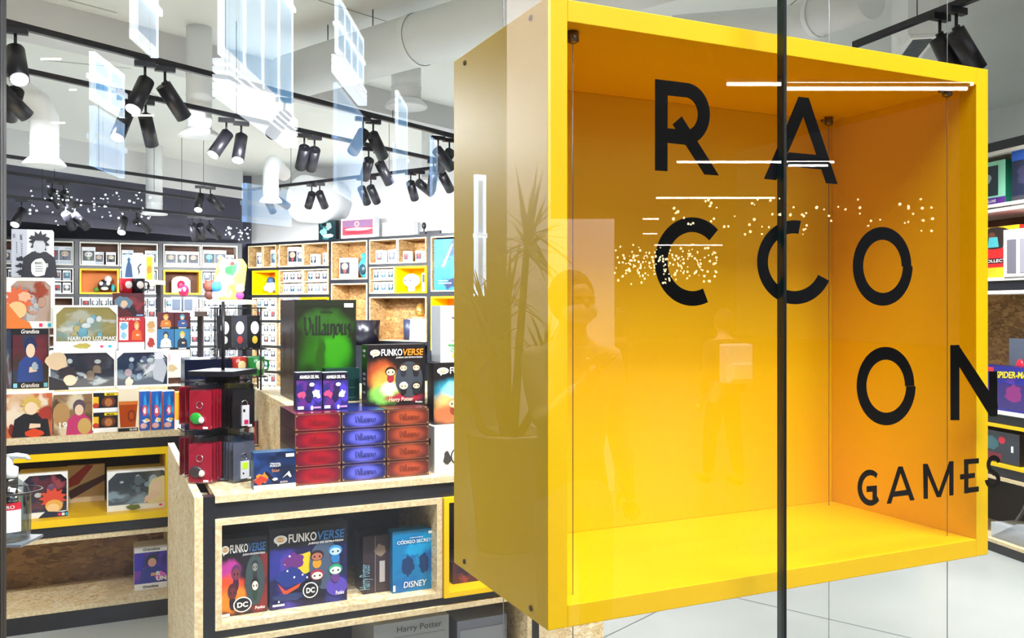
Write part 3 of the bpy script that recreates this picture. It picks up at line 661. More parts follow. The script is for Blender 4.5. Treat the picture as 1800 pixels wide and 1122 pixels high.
track((60, 350), (420, 385), 'low black light track under the dark bulkhead', z=2.72, ext=(.8, 0), drops=2)
CAMF = Vector((SA, CA, 0)); CAMR = Vector((CA, -SA, 0)); UP = Vector((0, 0, 1))
def spot(px, py, dx, dy, dep, lab, lit=False, z=TZ, power=140, s=1.0, stem=.07):
    p = onh(px, py, z); r = empty('spotlight', p, 0, lab, 'spotlight', 'black track spotlights')
    MB().box(-.055 * s, .055 * s, -.018, .018, -.05, -.017, METB).build('adapter', r)
    j = Vector((0, 0, -.05 - stem)); D = (CAMR * dx - UP * dy + CAMF * (dep if lit else dep + 26)).normalized()
    MB().tube([(0, 0, -.05), j], .008, METB, 8).tube([j + D * .01, j - D * .01], .02, METB, 8).build('stem', r)
    a = j - D * .02 + Vector((0, 0, -.03)); b = a + D * .21 * s; R_ = .044 * s
    h = MB(); h.tube([a, b], R_, METB, 18); h.build('head', r)
    LM = mat('#FFFFFF', .3, emit=22) if lit else mat('#6A6C74', .3)
    MB().tube([b + D * .0005, b + D * .004], R_ * .86, LM, 16).build('lens', r)
    ld = bpy.data.lights.new('spotlight_beam', 'SPOT'); ld.energy = power; ld.spot_size = R(118); ld.spot_blend = .8; ld.shadow_soft_size = .04; ld.color = (.95, .98, 1)
    lo = bpy.data.objects.new('spotlight_beam', ld); COL.objects.link(lo); lo.parent = r; lo.location = b + D * .02
    lo.rotation_euler = D.to_track_quat('-Z', 'Y').to_euler()
    return r
SPW = 110
for a_ in ((27, 43, 14, 30, -18, 'glowing spotlight at the left end of the uppermost track', 1), (255, 103, -5, 34, -20, 'glowing spotlight on the uppermost track beside a dark tilted one', 1),
           (290, 112, 20, 42, 6, 'dark tilted spotlight right of the glowing one on the uppermost track', 0), (500, 168, -38, 30, 12, 'spotlight crossed by the bright window stripes', 0),
           (638, 202, -26, 28, 10, 'left of the crossed pair high on the uppermost track', 0), (656, 207, 14, 34, 12, 'right of the crossed pair high on the uppermost track', 0),
           (770, 236, 26, 30, 6, 'spotlight at the far end of the uppermost track by the yellow box', 0), (790, 240, -24, 28, 10, 'last spotlight of the uppermost track, touching the yellow box', 0)):
    spot(*a_[:6], lit=bool(a_[6]), power=SPW, s=1.1)
for a_ in ((27, 122, -28, 34, 6, 'tilted spotlight at the left end of the second track', 0), (3, 116, 18, 30, 6, 'spotlight cut by the black window frame', 0), (222, 164, -3, 34, -20, 'glowing straight spotlight on the second track', 1),
           (256, 172, -2, 40, 6, 'straight dark spotlight beside the glowing one on the second track', 0), (398, 204, -14, 34, -20, 'glowing tilted spotlight in the middle of the second track', 1),
           (424, 210, 0, 34, -16, 'glowing spotlight behind the blue window reflection', 1), (535, 232, -16, 30, 8, 'left of the leaning twin spotlights on the second track', 0), (553, 236, -16, 30, 10, 'right of the leaning twin spotlights on the second track', 0),
           (648, 256, -15, 30, 8, 'left leg of the splayed pair below the crossed pair', 0), (668, 261, 14, 30, -10, 'right leg of the splayed pair below the crossed pair', 0), (762, 279, -8, 34, 8, 'upright spotlight near the end of the second track', 0), (778, 283, 16, 30, 8, 'spotlight leaning right near the end of the second track', 0)):
    spot(*a_[:6], lit=bool(a_[6]), power=SPW, s=1.1)
for a_ in ((352, 324, 3, 30, -20, 'glowing spotlight on the third track', 1), (370, 326, 20, 26, 6, 'spotlight leaning right beside the glowing one on the third track', 0)):
    spot(*a_[:6], lit=bool(a_[6]), power=SPW, s=1.1)
for a_ in ((548, 321, -16, 26, 6, 'left of the splayed pair over the slanted shelves', 0), (562, 319, 6, 28, 6, 'right of the splayed pair over the slanted shelves', 0), (636, 310, 8, 30, 6, 'left of the parallel pair over the slanted shelves', 0), (652, 308, 10, 30, 6, 'right of the parallel pair over the slanted shelves', 0),
           (722, 300, 6, 30, 6, 'upright spotlight before the small air outlet', 0), (737, 298, 26, 20, 6, 'spotlight leaning right before the small air outlet', 0), (470, 330, 6, 28, 6, 'left spotlight half hidden by a blue reflection', 0), (485, 328, 22, 16, 6, 'right spotlight half hidden by a blue reflection', 0)):
    spot(*a_[:6], power=SPW, s=1.1)
for a_ in ((92, 315, 2, 30, 6, 'left straight spotlight in front of the dark bulkhead', 0), (112, 318, 3, 30, 6, 'right straight spotlight in front of the dark bulkhead', 0)):
    spot(*a_[:6], z=2.95, power=SPW, s=1.1)
for a_ in ((116, 355, 1, 30, 6, 'straight spotlight under the dark bulkhead', 0), (132, 357, 16, 28, 6, 'tilted spotlight under the dark bulkhead', 0), (218, 365, 4, 26, -20, 'glowing spotlight under the dark bulkhead', 1), (240, 367, 20, 24, 6, 'spotlight leaning right of the glowing one under the bulkhead', 0), (38, 348, 0, 24, -20, 'glowing spotlight low at the left over the tall white box', 1),
           (338, 377, 0, 26, -8, 'hanging spotlight low beside the bulkhead end', 0), (352, 378, -3, 26, 4, 'second spotlight low beside the bulkhead end', 0), (368, 380, 18, 26, 4, 'tilted spotlight low beside the bulkhead end', 0)):
    spot(*a_[:6], lit=bool(a_[6]), z=2.72, power=SPW, s=1.1)
spot(1652, 19, 24, 46, -22, 'left of the two large spotlights above the yellow box', power=SPW, s=1.08)
spot(1681, 7, 28, 42, -22, 'right of the two large spotlights above the yellow box', power=SPW, s=1.08)

# ducts
def duct_tube(b, pts, r): b.tube(pts, r, DUCT, 28)
dz = 3.42
a = onh(505, 137, dz); b_ = onh(960, 5, dz); dd = (b_ - a).normalized()
r = empty('air_duct', a, 0, 'thick round white duct crossing the ceiling behind the yellow box', 'duct')
L = (b_ - a).length + 2.0
m = MB(); m.tube([(0, 0, 0), dd * L], .185, DUCT, 30); m.build('pipe', r)
for t in (1.6, 2.9, 4.2): MB().tube([dd * (t - .03), dd * (t + .03)], .19, DUCT, 30, cap=False).build('collar', r)
for t in (.55, 1.1, 2.6): MB().tube([dd * t + Vector((0, 0, .18)), dd * t + Vector((0, 0, CZ - dz))], .004, METB, 5).build('hanger_wire', r)
def outlet(px, py, Z, rad, frad, zt, lab, elbow=None, coll=3):
    p = onZ(px, py, Z); r = empty('air_outlet', p, 0, lab, 'air outlet', 'round ceiling air outlets')
    top = zt - p.z; m = MB()
    if elbow:
        e = Vector(elbow); k = .18
        m.tube([(0, 0, .03), (0, 0, top - k), e * k * .3 + Vector((0, 0, top - k * .45)), e * k + Vector((0, 0, top)), e * 1.1 + Vector((0, 0, top))], rad, DUCT, 24)
    else: m.tube([(0, 0, .03), (0, 0, top)], rad, DUCT, 24)
    m.build('pipe', r)
    c = MB().lathe([(rad + .004, .05), (frad * .9, .02), (frad, 0), (frad * .97, -.012), (frad * .8, -.004), (frad * .7, -.012), (frad * .55, .0), (frad * .4, -.01), (frad * .2, 0), (0, 0)], DUCT, seg=28).build('diffuser', r)
    for i in range(coll):
        z = .14 + i * .17
        if z < top - .1: MB().tube([(0, 0, z), (0, 0, z + .012)], rad + .004, DUCT, 24, cap=False).build('collar', r)
outlet(714, 187, 7.0, .118, .17, 3.42, 'white round air outlet hanging from the thick duct')
outlet(350, 238, 7.1, .1, .165, CZ, 'white round air outlet behind the second track')
outlet(78, 289, 6.6, .1, .15, 3.1, 'bright white bent air outlet at the far left', elbow=(-.9, -.3, 0))
outlet(271, 376, 12.3, .11, .18, CZ, 'small white air outlet at the end of the dark bulkhead')
outlet(752, 319, 11.0, .075, .17, CZ, 'small white air outlet beside the yellow box')
outlet(476, 354, 10.2, .09, .13, 3.2, 'small white air outlet behind the pale blue reflection', elbow=(.3, .9, 0), coll=1)
_s = s_of(556); p = P1 + WD * _s + WN * .42 + Vector((0, 0, 3.17))
r = empty('air_duct', p, 0, 'round duct end on the wall above the slanted shelves', 'duct'); fd = WN
MB().tube([fd * -.7, fd * -.02], .36, DUCT, 30).build('pipe', r)
# right: duct pieces and grille above the yellow box
p = onh(1395, 45, 3.35); q = onh(1530, -5, 3.35)
r = empty('air_duct', p, 0, 'pale bent duct pieces above the yellow box, right of the seam', 'duct')
MB().tube([(-.6, .5, 0), (0, 0, 0), (q - p)], .13, DUCT, 24).build('pipe', r); MB().tube([(q - p) * .3, (q - p) * .36], .136, DUCT, 24, cap=False).build('collar', r)
p = onh(1575, 97, 3.0); q = onh(1640, 82, 3.0)
gv = empty('ceiling_vent', onh(1607, 88, 2.98), R(52), 'small grey slatted air grille above the yellow box', 'vent')
MB().box(-.24, .24, -.07, .07, .0, .02, WHITE).build('frame', gv)
m = MB()
for i in range(14): m.box(-.21 + i * .03, -.195 + i * .03, -.05, .05, -.006, .0, mat('#5A6268', .5))
m.build('grille', gv); MB().box(-.24, .24, -.08, .08, .021, CZ - 2.98, WHITE).build('housing', gv)

# added track just above the view, put in to light the two tables
a_ = Vector((-.9, 1.95, TZ)); rr_ = empty('light_track', a_, 0, 'added black light track above the view, lighting the display tables', 'light track')
MB().box(0, 3.6, -.017, .017, -.017, .017, METB).build('rail', rr_)
for x in (.4, 3.2): MB().tube([(x, 0, .017), (x, 0, CZ - TZ)], .003, METB, 5).build('hanger_wire', rr_)
def spot_w(p, aim, lab, power):
    src = spot(900, 0, 0, 30, 4, lab, power=power); src.location = p; dirw = (Vector(aim) - p).normalized()
    for c in src.children:
        if c.type == 'LIGHT': c.rotation_euler = dirw.to_track_quat('-Z', 'Y').to_euler(); c.location = Vector((0, 0, -.36))
for t, aim, w_ in ((.7, (-.3, 4.9, .9), 75), (1.7, (.3, 4.6, .9), 75), (2.4, (.6, 3.0, .8), 60), (3.3, (.9, 3.1, .9), 60)):
    p_ = a_ + Vector((t, 0, 0)) - Vector((0, 0, 0)); spot_w(p_, aim, 'added downward spotlight on the track above the view, %s' % {.7: 'first', 1.7: 'second', 2.4: 'third', 3.3: 'fourth'}[t], w_)

# ================================================================== GOODS ON THE LEFT TABLE
W_ = mat('#F4F4F2', .4); K_ = mat('#111116', .4); G_ = mat('#8A8D92', .4)
def put(name, x0, y0, x1, y1, Y, zb, dp, front, side, lab, cat='figure box', group=None, top=None, left=None, rz=0):
    x, wd, ht = px_rect(x0, y0, x1, y1, Y, zb)
    return carton(name, x, Y, zb, wd, dp, ht, front, side, lab, cat, group, rz, top, left)
def badge(p, x, z, s=.06, asp=1, n=3):
    for i, c in enumerate(('#E8336A', '#F2F2F2', '#29B5D8')[:n]):
        p.rect(x + i * s * 1.3, z, x + i * s * 1.3 + s, z + s * asp, mat(c, .4))
ART1 = art('#C9663A', '#D9B08A', '#EAD6BC', '#8E3D2A', seed=1)
o, p = put('figure_box', 9, 692, 92, 768, 4.63, TOPZ, .13, ART1, W_, 'orange and black ninja figure box at the left end of the front row')
r_ = random.Random(3); busy(p, r_, ['#B23A2C', '#E8C8A8', '#7C2A22', '#F0DCC8'], 9, s=.14)
figure_art(p, .55, .0, .98, 1.0, '#D8B45A', '#F0CFAE', '#201E24', r_); p.blob(.62, .08, .2, .1, mat('#D9471F', .4), r_, j=.2); p.blob(.84, .55, .12, .14, mat('#A83428', .4), r_); p.done(o)
o, p = put('figure_box', 94, 693, 162, 764, 4.63, TOPZ, .13, art('#8A6A4A', '#C9B08C', '#5B4534', '#D9C8A6', seed=2), W_, 'tan figure box with a purple-haired figure, second in the front row')
p.ell(.2, .5, .22, .3, mat('#B58A55', .4)); figure_art(p, .66, .0, .9, .9, '#5D4A57', '#E8C6A6', '#C0356A', r_, False); p.ell(.8, .2, .18, .2, mat('#C9A25A', .4)); p.text('19', .15, .16, .2, .16, W_, .02); p.done(o)
for k, (zz, nm) in enumerate(((0, 'lower'), (1, 'upper'))):
    x, wd, ht = px_rect(164, 690, 207, 760, 4.66, TOPZ); hh = ht / 2 - .001
    o, p = carton('mug_box', x, 4.66, TOPZ + zz * (hh + .001), wd, .1, hh, K_, W_, nm + ' of two stacked black and yellow mug boxes with brown mug pictures', 'mug box')
    p.rect(0, 0, 1, .22, W_); p.rect(.45, .84, 1, .98, mat('#F0D020', .4)); p.ell(.62, .52, .3, .27, mat('#6A3524', .3)); p.ell(.62, .5, .16, .2, mat('#B4703A', .4)); p.rect(0, .3, .22, .8, mat('#E8B820', .4)); p.ell(.1, .35, .13, .13, mat('#C0391F', .4)); p.text('MUG', .55, .86, .3, .09, K_, .02); p.done(o)
o, p = put('glass_box', 208, 683, 243, 762, 4.64, TOPZ, .1, mat('#E9D9BC', .4), W_, 'drinking glass box with an amber glass picture, between mug boxes and blue boxes', 'glass box')
p.rect(0, 0, 1, .08, K_); p.poly([(.1, .1), (.86, .1), (.97, .68), (.02, .68)], mat('#A8420E', .25)); p.rect(.02, .62, .98, .7, mat('#D0702A', .3)); p.ell(.66, .36, .2, .14, mat('#7C2C0A', .3)); p.ell(.66, .36, .13, .09, mat('#B0480E', .3)); p.text('GLASS', .56, .02, .38, .045, W_, .02); p.done(o)
bl = art('#1C5FB8', '#2FA0DE', '#1A4FA0', seed=4, ns=1.5)
for k, (a_, b_) in enumerate(((245, 264), (265.5, 285), (286.5, 307))):
    o, p = put('slim_game_box', a_, 688, b_, 761, 4.64, TOPZ, .09, bl, mat('#C8D2DC', .4), ['left', 'middle', 'right'][k] + ' of three slim blue boxes with red swirly lettering', 'slim box', 'slim blue boxes')
    p.text('BANZAI', .78, .3, .5, .3, mat('#D8384A', .4), .02, 0, R(90)) if False else None
    vs = ['D', 'r', 'a', 'g', 'o', 'n']
    p.rect(0, 0, .05, 1, mat('#D8384A', .4)); p.rect(.95, 0, 1, 1, mat('#D8384A', .4))
    p.blob(.5, .5, .24, .15, mat('#D9485A', .4), r_); p.blob(.5, .5, .13, .08, mat('#F2E6E6', .4), r_); p.blob(.6, .25, .3, .05, mat('#F0F4F8', .4), r_, j=.5); p.spiky(.4, .12, .3, .07, mat('#F0B8B4', .4), r_); p.ell(.7, .27, .18, .035, mat('#E8C040', .4)); p.done(o)
o, p = put('toy_box', 309, 690, 326, 744, 5.0, TOPZ, .08, mat('#E8A81C', .4), mat('#E8A81C', .4), 'plain amber box half hidden behind the last slim blue box', 'box'); p.ell(.5, .6, .1, .04, K_); p.done(o)

# window boxes: printed carton with a recessed clear window and a tray, some with painted reflections
def window_box(name, x, y, z, wd, dp, ht, card, inner, lab, win=(.08, .14, .92, .92), chamfer=.12, fig=None, rz=0, cat='figure box', side=None, group=None):
    o = empty(name, (x, y, z), rz, lab, cat, group); side = side or card
    b = MB(); x0, z0, x1, z1 = [v * q for v, q in zip(win, (wd, ht, wd, ht))]
    b.box(0, wd, .012, dp, 0, ht, side)
    b.box(0, wd, 0, .012, 0, z0, card); b.box(0, wd, 0, .012, z1, ht, card); b.box(0, x0, 0, .012, z0, z1, card); b.box(x1, wd, 0, .012, z0, z1, card)
    c = chamfer * wd
    for s_, xx in ((1, x0), (-1, x1)):
        q = [(xx, z1), (xx + s_ * c, z1), (xx, z1 - c)]
        b.prism(q if s_ < 0 else q[::-1], 0, .012, card)
    b.build('carton', o)
    g_ = MB(); g_.faces([(x0, .0115, z0), (x1, .0115, z0), (x1, .0115, z1), (x0, .0115, z1)], [(0, 1, 2, 3)], inner)
    # the figure in its tray, in low relief
    rr = random.Random(len(lab) * 7 + int(wd * 1000))
    fc = fig or ['#8A94A0', '#C9CED4', '#4A5260']
    cx, cz = (x0 + x1) / 2, z0 + (z1 - z0) * .5; s = min(x1 - x0, z1 - z0)
    for _ in range(10):
        a_, bz = rr.uniform(-.3, .3) * (x1 - x0), rr.uniform(-.34, .3) * (z1 - z0)
        g_.ball((cx + a_, .0105, cz + bz), s * rr.uniform(.05, .15), mat(rr.choice(fc), .35), 8, (1, .05, rr.uniform(.5, 1.5)))
    g_.build('figure_tray', o)
    m = MB(); m.faces([(x0, .003, z0), (x1, .003, z0), (x1, .003, z1), (x0, .003, z1)], [(0, 1, 2, 3)], PLAST); m.build('clear_window', o)
    return o, Print(wd, ht)
def wput(name, x0, y0, x1, y1, Y, zb, dp, card, inner, lab, **k):
    x, wd, ht = px_rect(x0, y0, x1, y1, Y, zb); return window_box(name, x, Y, zb, wd, dp, ht, card, inner, lab, **k)
GRY = art('#3A3D4C', '#7C8494', '#C9D0D8', '#4A4450', seed=6, ns=2.5, distort=2.5, rough=.15)  # these tray colours imitate swirling reflections in the plastic window
GR2 = art('#2F3E5C', '#7F95AE', '#DCE6EE', '#3E4A66', seed=9, ns=2.4, distort=2.5, rough=.15)
GR3 = art('#B9A76A', '#DAD5C0', '#F2F0EA', '#9FB8B0', seed=11, ns=2.0, distort=2.2, rough=.15)
GR4 = art('#2C1A2E', '#6E2A36', '#B85058', '#2A2440', seed=12, ns=2.2, distort=2.2, rough=.15)
GR5 = art('#26303A', '#4E5C60', '#8FA2AC', '#222A30', seed=13, ns=2.2, distort=2.2, rough=.15)
Y2 = 5.3
def top_of(o_, ht): return ht
x, wd, ht7 = px_rect(22, 578, 85, 668, Y2, RZ)
o, p = carton('figure_box', x, Y2, RZ, wd, .13, ht7, art('#5A2430', '#3C3028', '#2C3850', seed=5), K_, 'dark framed box with a figure in a blue robe, standing on the wooden step', 'figure box')
p.rect(0, .9, 1, 1, K_); p.rect(0, 0, 1, .11, K_); p.ell(.72, .6, .24, .26, mat('#6A1F2C', .4)); figure_art(p, .5, .11, .78, 1.15, '#1C2A5C', '#EBC8B0', '#22408A', r_, False); p.blob(.62, .36, .1, .07, mat('#9FB0C4', .4), r_)
p.text('Grandista', .24, .02, .5, .07, W_, .015, .3); p.text('Grandista', .24, .92, .5, .07, W_, .015, .3); p.rect(.02, .02, .13, .09, mat('#7CC8E8', .4)); p.rect(.87, .02, .98, .09, mat('#7CC8E8', .4)); p.done(o)
z9 = RZ + ht7
o, p = put('figure_box', 6, 574, 21, 668, Y2 + .02, RZ, .12, art('#34405C', '#7C8898', '#5A3A40', seed=8), K_, 'dark narrow box squeezed between window frame and blue robe box'); p.done(o)
o, p = wput('figure_box', 9, 488, 94, 577, Y2, z9 + .001, .14, W_, art('#E8C4B0', '#D4C8CC', '#C05030', '#E9E4E6', seed=3, ns=1.6), 'white window box with orange spiky hair artwork, above the blue robe box', win=(.12, .14, .94, .93), fig=['#E9E4E8', '#D8C8CC', '#E8B49C'])
rr = random.Random(5); p.spiky(.27, .55, .26, .25, mat('#D9653A', .4), rr); p.ell(.24, .36, .2, .17, mat('#EFC08A', .4)); p.poly([(0, .0), (.55, .0), (.5, .12), (.3, .2), (0, .55)], mat('#E07A34', .4)); p.blob(.38, .62, .13, .1, mat('#F0B090', .4), rr); badge(p, .7, .03, .07); p.text('FLAME', .62, .04, .1, .05, mat('#D87080', .4)) if False else None; p.done(o)
z16 = z9 + .001 + px_rect(9, 488, 94, 577, Y2, z9)[2]
# tall white box, turned a little so that its side shows
a_ = onY(18, 440, Y2 + .02)
x, wd, ht = px_rect(20, 404, 92, 489, Y2, z16)
o, p = carton('figure_box', x, Y2, z16 + .001, wd, .16, ht, mat('#E4E6EC', .45), mat('#C9CCD8', .45), 'tall white box with black pictures and small symbols, topmost at the left', 'figure box')
p.rect(0, 0, .38, 1, mat('#BFC2D0', .45))
figure_art(p, .68, .0, .98, 1.1, '#1C1C26', '#C9CCD4', '#23232E', rr); p.blob(.66, .2, .2, .2, W_, rr, j=.1); p.ell(.68, .82, .26, .05, mat('#1C1C26', .4))
p.text('BWFC', .27, .78, .15, .05, K_, .03, 0, R(90)); p.text('BWFC', .1, .82, .11, .05, mat('#55586A', .4), .02, 0, R(90))
for k in range(3): p.blob(.22, .1 + k * .14, .1, .045, mat('#20202A', .4), rr, j=.5)
for k in range(5): p.rect(.12, .5 + k * .05, .14, .53 + k * .05, mat('#55586A', .4)); p.rect(.24, .48 + k * .05, .27, .5 + k * .05, mat('#55586A', .4))
for k in range(3): p.rect(.58, .12 + k * .05, .76, .135 + k * .05, mat('#8A8C98', .4))
p.text('BWFC', .58, .27, .18, .05, K_, .02); p.done(o)
# front pair of the step
x8, w8, h8 = px_rect(86, 617, 203, 690, 5.14, RZ)
o, p = window_box('figure_box', x8, 5.14, RZ, w8, .16, h8, W_, GRY, 'window box with dark-haired boy artwork and smoky grey tray, front of the step', win=(.02, .05, .98, .94), fig=['#C9CCD2', '#8E7868', '#D9DEE4', '#54607A'])
p.spiky(.28, .42, .14, .2, mat('#241A28', .4), rr); p.ell(.31, .24, .1, .14, mat('#EBCBB4', .4)); p.poly([(0, 0), (.3, 0), (.22, .22), (0, .36)], mat('#201E2A', .4)); p.blob(.12, .74, .16, .22, mat('#CDB79A', .4), rr, j=.15); p.done(o)
x9, w9, h9 = px_rect(204, 616, 298, 686, 5.16, RZ)
o, p = window_box('figure_box', x9, 5.16, RZ, .326 - x9 if x9 + w9 > .33 else w9, .16, h9, W_, GR2, 'window box with pale armoured figure over blue tray, right of the smoky one', win=(.02, .05, .98, .94), fig=['#DDE6EE', '#9FB4CC', '#C4A8B4', '#5A6C8C'])
p.spiky(.82, .84, .1, .14, mat('#D8DCE6', .4), rr); p.poly([(.72, .2), (.9, .1), (.98, .5), (.9, .76), (.74, .74), (.68, .5)], mat('#AEB6C8', .4)); p.poly([(.5, .3), (.7, .45), (.74, .6), (.66, .6)], mat('#C4CCDA', .4)); p.blob(.24, .14, .08, .14, mat('#F0D8CC', .4), rr); p.done(o)
zt = RZ + max(h8, h9) + .002
xa, wa, ha = px_rect(94, 537, 207, 617, 5.2, RZ + h8)
o, p = window_box('figure_box', xa, 5.2, RZ + h8 + .001, wa, .16, ha, W_, GR3, 'wide white window box with golden swirling tray, stacked on the boy box', win=(.04, .2, .98, .95), fig=['#FFFFFF', '#EDEFEA', '#86C4D8', '#D8C48A'])
p.text('NARUTO UZUMAKI', .22, .21, .76, .09, W_, .02); p.blob(.45, .09, .13, .06, mat('#B5A34E', .4), rr); badge(p, .72, .05, .05); p.done(o)
xb, wb, hb = px_rect(208, 558, 254, 617, 5.2, RZ + h9)
o, p = carton('figure_box', xb, 5.2, RZ + h9 + .001, wb, .15, hb, mat('#C81E2C', .4), W_, 'red and white box with small pictures, right of the golden window box', 'figure box')
p.rect(0, 0, 1, .24, W_); p.rect(.04, .3, .38, .86, W_); p.blob(.2, .72, .13, .12, mat('#6FB4DC', .4), rr); p.blob(.2, .45, .1, .1, mat('#8CC4E0', .4), rr); figure_art(p, .7, .3, .6, .8, '#E0A050', '#EFC49A', '#E0662C', rr); p.text('SUPER', .05, .9, .8, .07, W_, .02); p.done(o)
xc, wc, hc = px_rect(255.5, 558, 276, 617, 5.2, RZ + h9)
o, p = carton('figure_box', xc, 5.2, RZ + h9 + .001, wc, .15, hc, W_, W_, 'slim white box with two small figure pictures beside the red box', 'figure box')
p.blob(.5, .76, .34, .12, mat('#D8A468', .4), rr); p.blob(.5, .6, .3, .08, mat('#E0C090', .4), rr); p.blob(.5, .22, .3, .16, mat('#B43A34', .4), rr); p.done(o)
# dark red box on the red and white one, two mugs on a clear riser
xd, wd_, hd = px_rect(198, 516, 254, 557, 5.22, RZ + h9 + hb)
o, p = carton('figure_box', xd, 5.22, RZ + h9 + hb + .002, wd_, .14, hd, art('#5A1420', '#2C1420', '#8A2A34', seed=15), mat('#4A1018', .4), 'dark red box with cloudy blue picture, on top of the red and white box', 'figure box')
p.blob(.34, .6, .26, .28, mat('#5F7F96', .35), rr); p.blob(.36, .55, .12, .16, mat('#E0C0A0', .35), rr); p.rect(.74, .04, .96, .1, mat('#7FB0E0', .4)); p.done(o)
zm = RZ + h9 + hb + .002 + hd + .001
def mug(x, y, z, col, inner, lab, cat='mug'):
    o = empty('mug', (x, y, z), R(20), lab, cat)
    MB().lathe([(.03, 0), (.036, .004), (.038, .08), (.034, .082), (.032, .01), (0, .008)], mat(col, .25), seg=18).build('body', o)
    MB().tube([(.037, 0, .065), (.058, 0, .06), (.062, 0, .04), (.056, 0, .022), (.037, 0, .018)], .005, mat(col, .25), 8).build('handle', o)
    b = MB(); b.ball((0, -.036, .045), .02, mat(inner, .3), 10, (1, .25, 1.1)); b.build('face_print', o); return o
a_ = onY(222, 505, 5.3); mug(a_.x, 5.3, zm, '#B8202E', '#F0E4E0', 'red and white mug standing on the dark red box')
a_ = onY(249, 505, 5.3); mug(a_.x - .02, 5.3, zm, '#1B1A20', '#F4E8E2', 'black mug with pale face on the dark red box')
# small boxes at the right end of the step
specs = [(277, 306, 583, 621, 0, '#2E6FA8', '#1C2A4C', '#EBC8A4', '#F0F0F0', 'blue box of a dark-haired figure in white'), (307, 334, 583, 621, 0, '#3C88B8', '#F0C84C', '#F0CFAA', '#22304A', 'blue box of a blond figure'),
         (277, 306, 552, 582, 1, '#5A1A28', '#E0A030', '#EBC090', '#C87828', 'maroon box of an orange-haired figure'), (307, 334, 552, 582, 1, '#5A1A28', '#3C9CC8', '#EBC8A4', '#3858A0', 'maroon box of a blue-haired figure')]
YS = 5.75; zs0 = None
for (x0, x1, y0, y1, lev, bg, hair, skin, cloth, lb) in specs:
    x, wd, ht = px_rect(x0, y0, x1, y1, YS, 0)
    zb_ = 1.5 - (y1 - 540) / FPX * (YS / ray(300, 540).y) ; zz = RZ + .17 + (.0 if lev == 0 else .128); hh = .126 if lev == 0 else .1
    o, p = carton('figure_box', x, YS, zz, wd, .1, hh, mat(bg, .35), K_, lb + (', lower row beside the card rack' if lev == 0 else ', upper row beside the card rack'), 'figure box')
    figure_art(p, .5, .12, .8, 1.0, hair, skin, cloth, rr); p.rect(0, .0, 1, .1, K_); p.rect(.25, .02, .75, .08, W_); p.done(o)
x, wd, ht = px_rect(277, 621, 334, 668, YS, RZ)
o, p = carton('toy_box', x, YS - .01, RZ, wd, .16, .1695, mat('#EFEDEB', .4), W_, 'white box with pink flower print under the four small blue and maroon boxes', 'box'); p.blob(.25, .7, .16, .2, mat('#F0BCC4', .4), rr); p.blob(.4, .35, .2, .12, mat('#C9B48A', .4), rr); p.done(o)

# inside the yellow shelf box of the left table
zf = .48 + .034 + .001
o, p = wput('figure_box', 32, 832, 119, 934, 4.66, zf, .15, W_, GR4, 'window box with red-haired figure artwork, left in the yellow shelf box', win=(.1, .12, .98, .95), fig=['#C04848', '#8A5A78', '#E8D8D0', '#5A3A60'])
p.spiky(.7, .42, .24, .2, mat('#D9472C', .4), rr); p.ell(.72, .25, .18, .14, mat('#E8A84C', .4)); p.ell(.7, .2, .13, .1, mat('#EFC68A', .4)); p.poly([(.4, 0), (1, 0), (1, .12), (.9, .1), (.55, .14)], mat('#1F2A44', .4)); badge(p, .8, .02, .06); p.done(o)
o, p = wput('figure_box', 188, 826, 302, 917, 4.66, zf, .15, W_, GR5, 'window box with blonde figure artwork, right in the yellow shelf box', win=(.02, .14, .98, .95), fig=['#8FA6B4', '#C4D2DA', '#3A4A50', '#5A6C74'])
p.poly([(.62, .12), (.98, .12), (.98, .7), (.86, .82), (.7, .74), (.64, .6)], mat('#E6D69C', .4)); p.ell(.76, .55, .08, .14, mat('#F0D2B4', .4)); p.poly([(.56, .14), (.84, .34), (.72, .46), (.58, .3)], mat('#E8C8AA', .4)); p.blob(.4, .08, .12, .07, mat('#6C7A3A', .4), rr); badge(p, .8, .05, .05); p.done(o)
o, p = put('artwork_board', 118, 818, 184, 905, 4.95, zf, .03, mat('#E0C9A6', .6), mat('#E0C9A6', .6), 'beige board with a red and purple sweep at the back of the yellow shelf box', 'board')
p.poly([(0, .3), (.3, .45), (1, .72), (1, .55), (.5, .3), (.1, .1)], mat('#4E2A44', .5)); p.poly([(0, .62), (.5, 1), (.7, .98), (.3, .5), (0, .4)], mat('#A8282C', .5)); p.done(o)
o, p = put('figure_box', 236, 960, 296, 1054, 4.72, .082 + .021, .12, art('#4A2FA8', '#7A3CB0', '#2A2A7C', seed=17), W_, 'white and violet figure box alone in the bottom chipboard box')
p.rect(0, .86, 1, 1, W_); p.rect(0, 0, 1, .14, W_); p.rect(0, .45, .25, .86, mat('#3A2BB8', .4)); figure_art(p, .52, .16, .68, 1.3, '#22304A', '#D9A088', '#2C3A98', rr, False); p.blob(.76, .3, .16, .1, mat('#E070C8', .4), rr)
p.text('Grandista', .25, .9, .5, .06, K_, .015, .3); p.text('Grandista', .25, .04, .45, .06, K_, .015, .3); p.text('R', .64, .3, .13, .1, W_, .05); p.text('UN', .64, .18, .3, .1, W_, .05); p.done(o)

